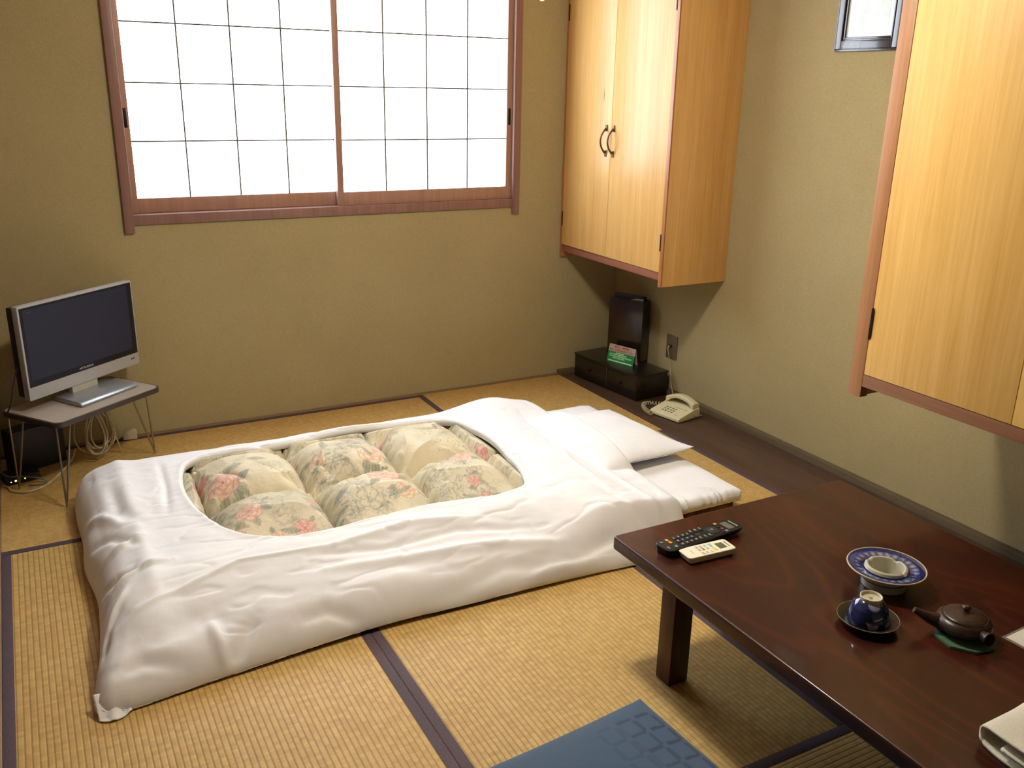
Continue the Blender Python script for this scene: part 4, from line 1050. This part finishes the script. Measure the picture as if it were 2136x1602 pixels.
# ------------------------------------------------------------------ coaster, teapot
c8 = [(1.600+.062+.066*math.cos(math.radians(k*45+12)), 1.002+.062*math.sin(math.radians(k*45+12))) for k in range(8)]
b = MB(); b.prism(c8, TZ, TZ+.0065, .001, 2)
def green_felt():
    t = NT('green_felt'); n = t.noise(t.coord(), 300, 3); t.base(t.ramp(n, [(.3, lin('#37593e')), (.7, lin('#4f7553'))])); t.set(Roughness=.9); t.bump(n, .4, .0008); return t.m
tag(b.build('coaster', green_felt()), 'green eight-sided coaster under the teapot', 'coaster')
c = thing('teapot', 'dark brown clay teapot with side handle standing on the green coaster', 'teapot', (1.665, 1.012, TZ+.0065))
def clay():
    t = NT('dark_clay'); n = t.noise(t.coord(), 60, 3); wv = t.add('ShaderNodeTexWave', wave_type='BANDS', bands_direction='Z'); t.link(t.coord(), wv.inputs['Vector']); wv.inputs['Scale'].default_value = 110; wv.inputs['Distortion'].default_value = .6
    t.base(t.ramp(n, [(.3, lin('#291a16')), (.7, lin('#3b2722'))])); t.set(Roughness=.36); t.b.inputs['Specular IOR Level'].default_value = .45; t.bump(wv.outputs['Fac'], .25, .0006); return t.m
M_clay = clay()
b = MB(); b.lathe([(0, 0), (.030, 0), (.034, .002), (.046, .008), (.0555, .018), (.0575, .025), (.0545, .033), (.0475, .039), (.0455, .0395), (.0450, .042), (.0430, .042), (.0425, .038), (0, .036)], n=96); b.build('body', M_clay, c)
b = MB(); b.lathe([(.0425, .0395), (.0432, .0425), (.041, .0440), (.030, .0480), (.014, .0515), (.006, .0525), (.0055, .055), (.0085, .0585), (.009, .062), (.006, .0655), (0, .0665)], n=96); b.build('lid', M_clay, c)
dv_ = Vector((-.085, .068, 0)).normalized()
b = MB(); p0 = dv_*.045+Vector((0, 0, .020)); pts = catmull([p0, dv_*.066+Vector((0, 0, .0255)), dv_*.086+Vector((0, 0, .034)), dv_*.103+Vector((0, 0, .042))], 6)
n = len(pts); b.tube(pts, [.0215-.0155*(k/(n-1))**.6 for k in range(n)], 16); b.build('spout', M_clay, c)
hd = Vector((-.012, -.060, 0)).normalized()
b = MB()
q0 = hd*.046+Vector((0, 0, .0225)); ax = (hd+Vector((0, 0, .12))).normalized(); e1 = ax.cross(Vector((0, 0, 1))).normalized(); e2 = e1.cross(ax)
rings = [(0, .0125), (.014, .0125), (.024, .0150), (.0255, .0150), (.0255, .0125), (.010, .0108), (.010, 0.0004)]
vr = [[b.bm.verts.new(q0+ax*d+r_*(math.cos(k*math.pi/14)*e1+math.sin(k*math.pi/14)*e2)) for k in range(28)] for d, r_ in rings]
for A, B in zip(vr[:-1], vr[1:]):
    for k in range(28): b.bm.faces.new((A[k], A[(k+1) % 28], B[(k+1) % 28], B[k]))
b.bm.faces.new(vr[-1]); bmesh.ops.recalc_face_normals(b.bm, faces=b.bm.faces[:]); b.build('handle_socket', M_clay, c)

# ------------------------------------------------------------------ paper on a dark mat, towel
am = math.radians(2)
c = thing('paper_sheet', 'white sheet with a grey border at the right edge, beside the teapot', 'paper', (1.733, .966, TZ), am)
b = MB(); b.box(0, -.17, .0002, .26, 0, .0018, .0004); b.build('backing', plain('grey_backing', '#6a655c', .4), c)
b = MB(); b.box(.007, -.163, .0018, .253, -.006, .0024); b.build('sheet', plain('white_paper', '#d9d8cc', .6, var=.02), c)

def towel():
    # spiral fold profile in (y,z), extruded along x
    prof = [(.0, .004), (.10, .004), (.20, .004), (.232, .006), (.241, .013), (.235, .020), (.20, .021), (.10, .020), (.02, .0195), (.0, .0195)]
    P = catmull([(p[0], p[1], 0) for p in [(.02, .0035), (.10, .0035), (.20, .0035), (.236, .007), (.247, .020), (.236, .033), (.20, .037), (.12, .036), (.04, .034), (.012, .031), (.006, .025), (.014, .019), (.05, .018), (.12, .0185), (.20, .020)]], 7)
    prof = np.array([(p.x, p.y) for p in P]); nx_ = 46; xs = np.linspace(0, .30, nx_)
    X = xs[:, None]*np.ones((1, len(prof))); Y = np.ones((nx_, 1))*prof[None, :, 0]; Z = np.ones((nx_, 1))*prof[None, :, 1]
    Z = Z*(1+.18*fbm(X*1, Y*1, 14, 2, 3))+.0+.007*sm(.10, .0, X)*sm(.012, .027, Z); X = X+.010*fbm(Y, Z*20, 12, 2, 6)+.022*np.clip(Y/.245, 0, 1)**7
    return grid_mesh('folded_towel', X, Y, Z)
def terry():
    t = NT('terry_cloth'); n = t.noise(t.coord(), 420, 3); t.base(t.ramp(n, [(.3, lin('#ded8c2')), (.7, lin('#f2eedc'))])); t.set(Roughness=.95, Sheen_Weight=.4); t.bump(n, .7, .0018); return t.m
o = link_mesh('folded_towel', towel(), terry(), angle=120); mo = o.modifiers.new('thickness', 'SOLIDIFY'); mo.thickness = .005; mo.offset = 0
o.location = (1.388, .529, TZ); o.rotation_euler = (0, 0, math.radians(4))
tag(o, 'folded cream towel on the near corner of the low table', 'towel')
M_tb = plain('towel_blue', '#7f92b4', .9)
text_mesh('printed_lettering', 'ホテル', .032, M_tb, o, (.125, .165, .0425), (0, 0, .15), .0006)
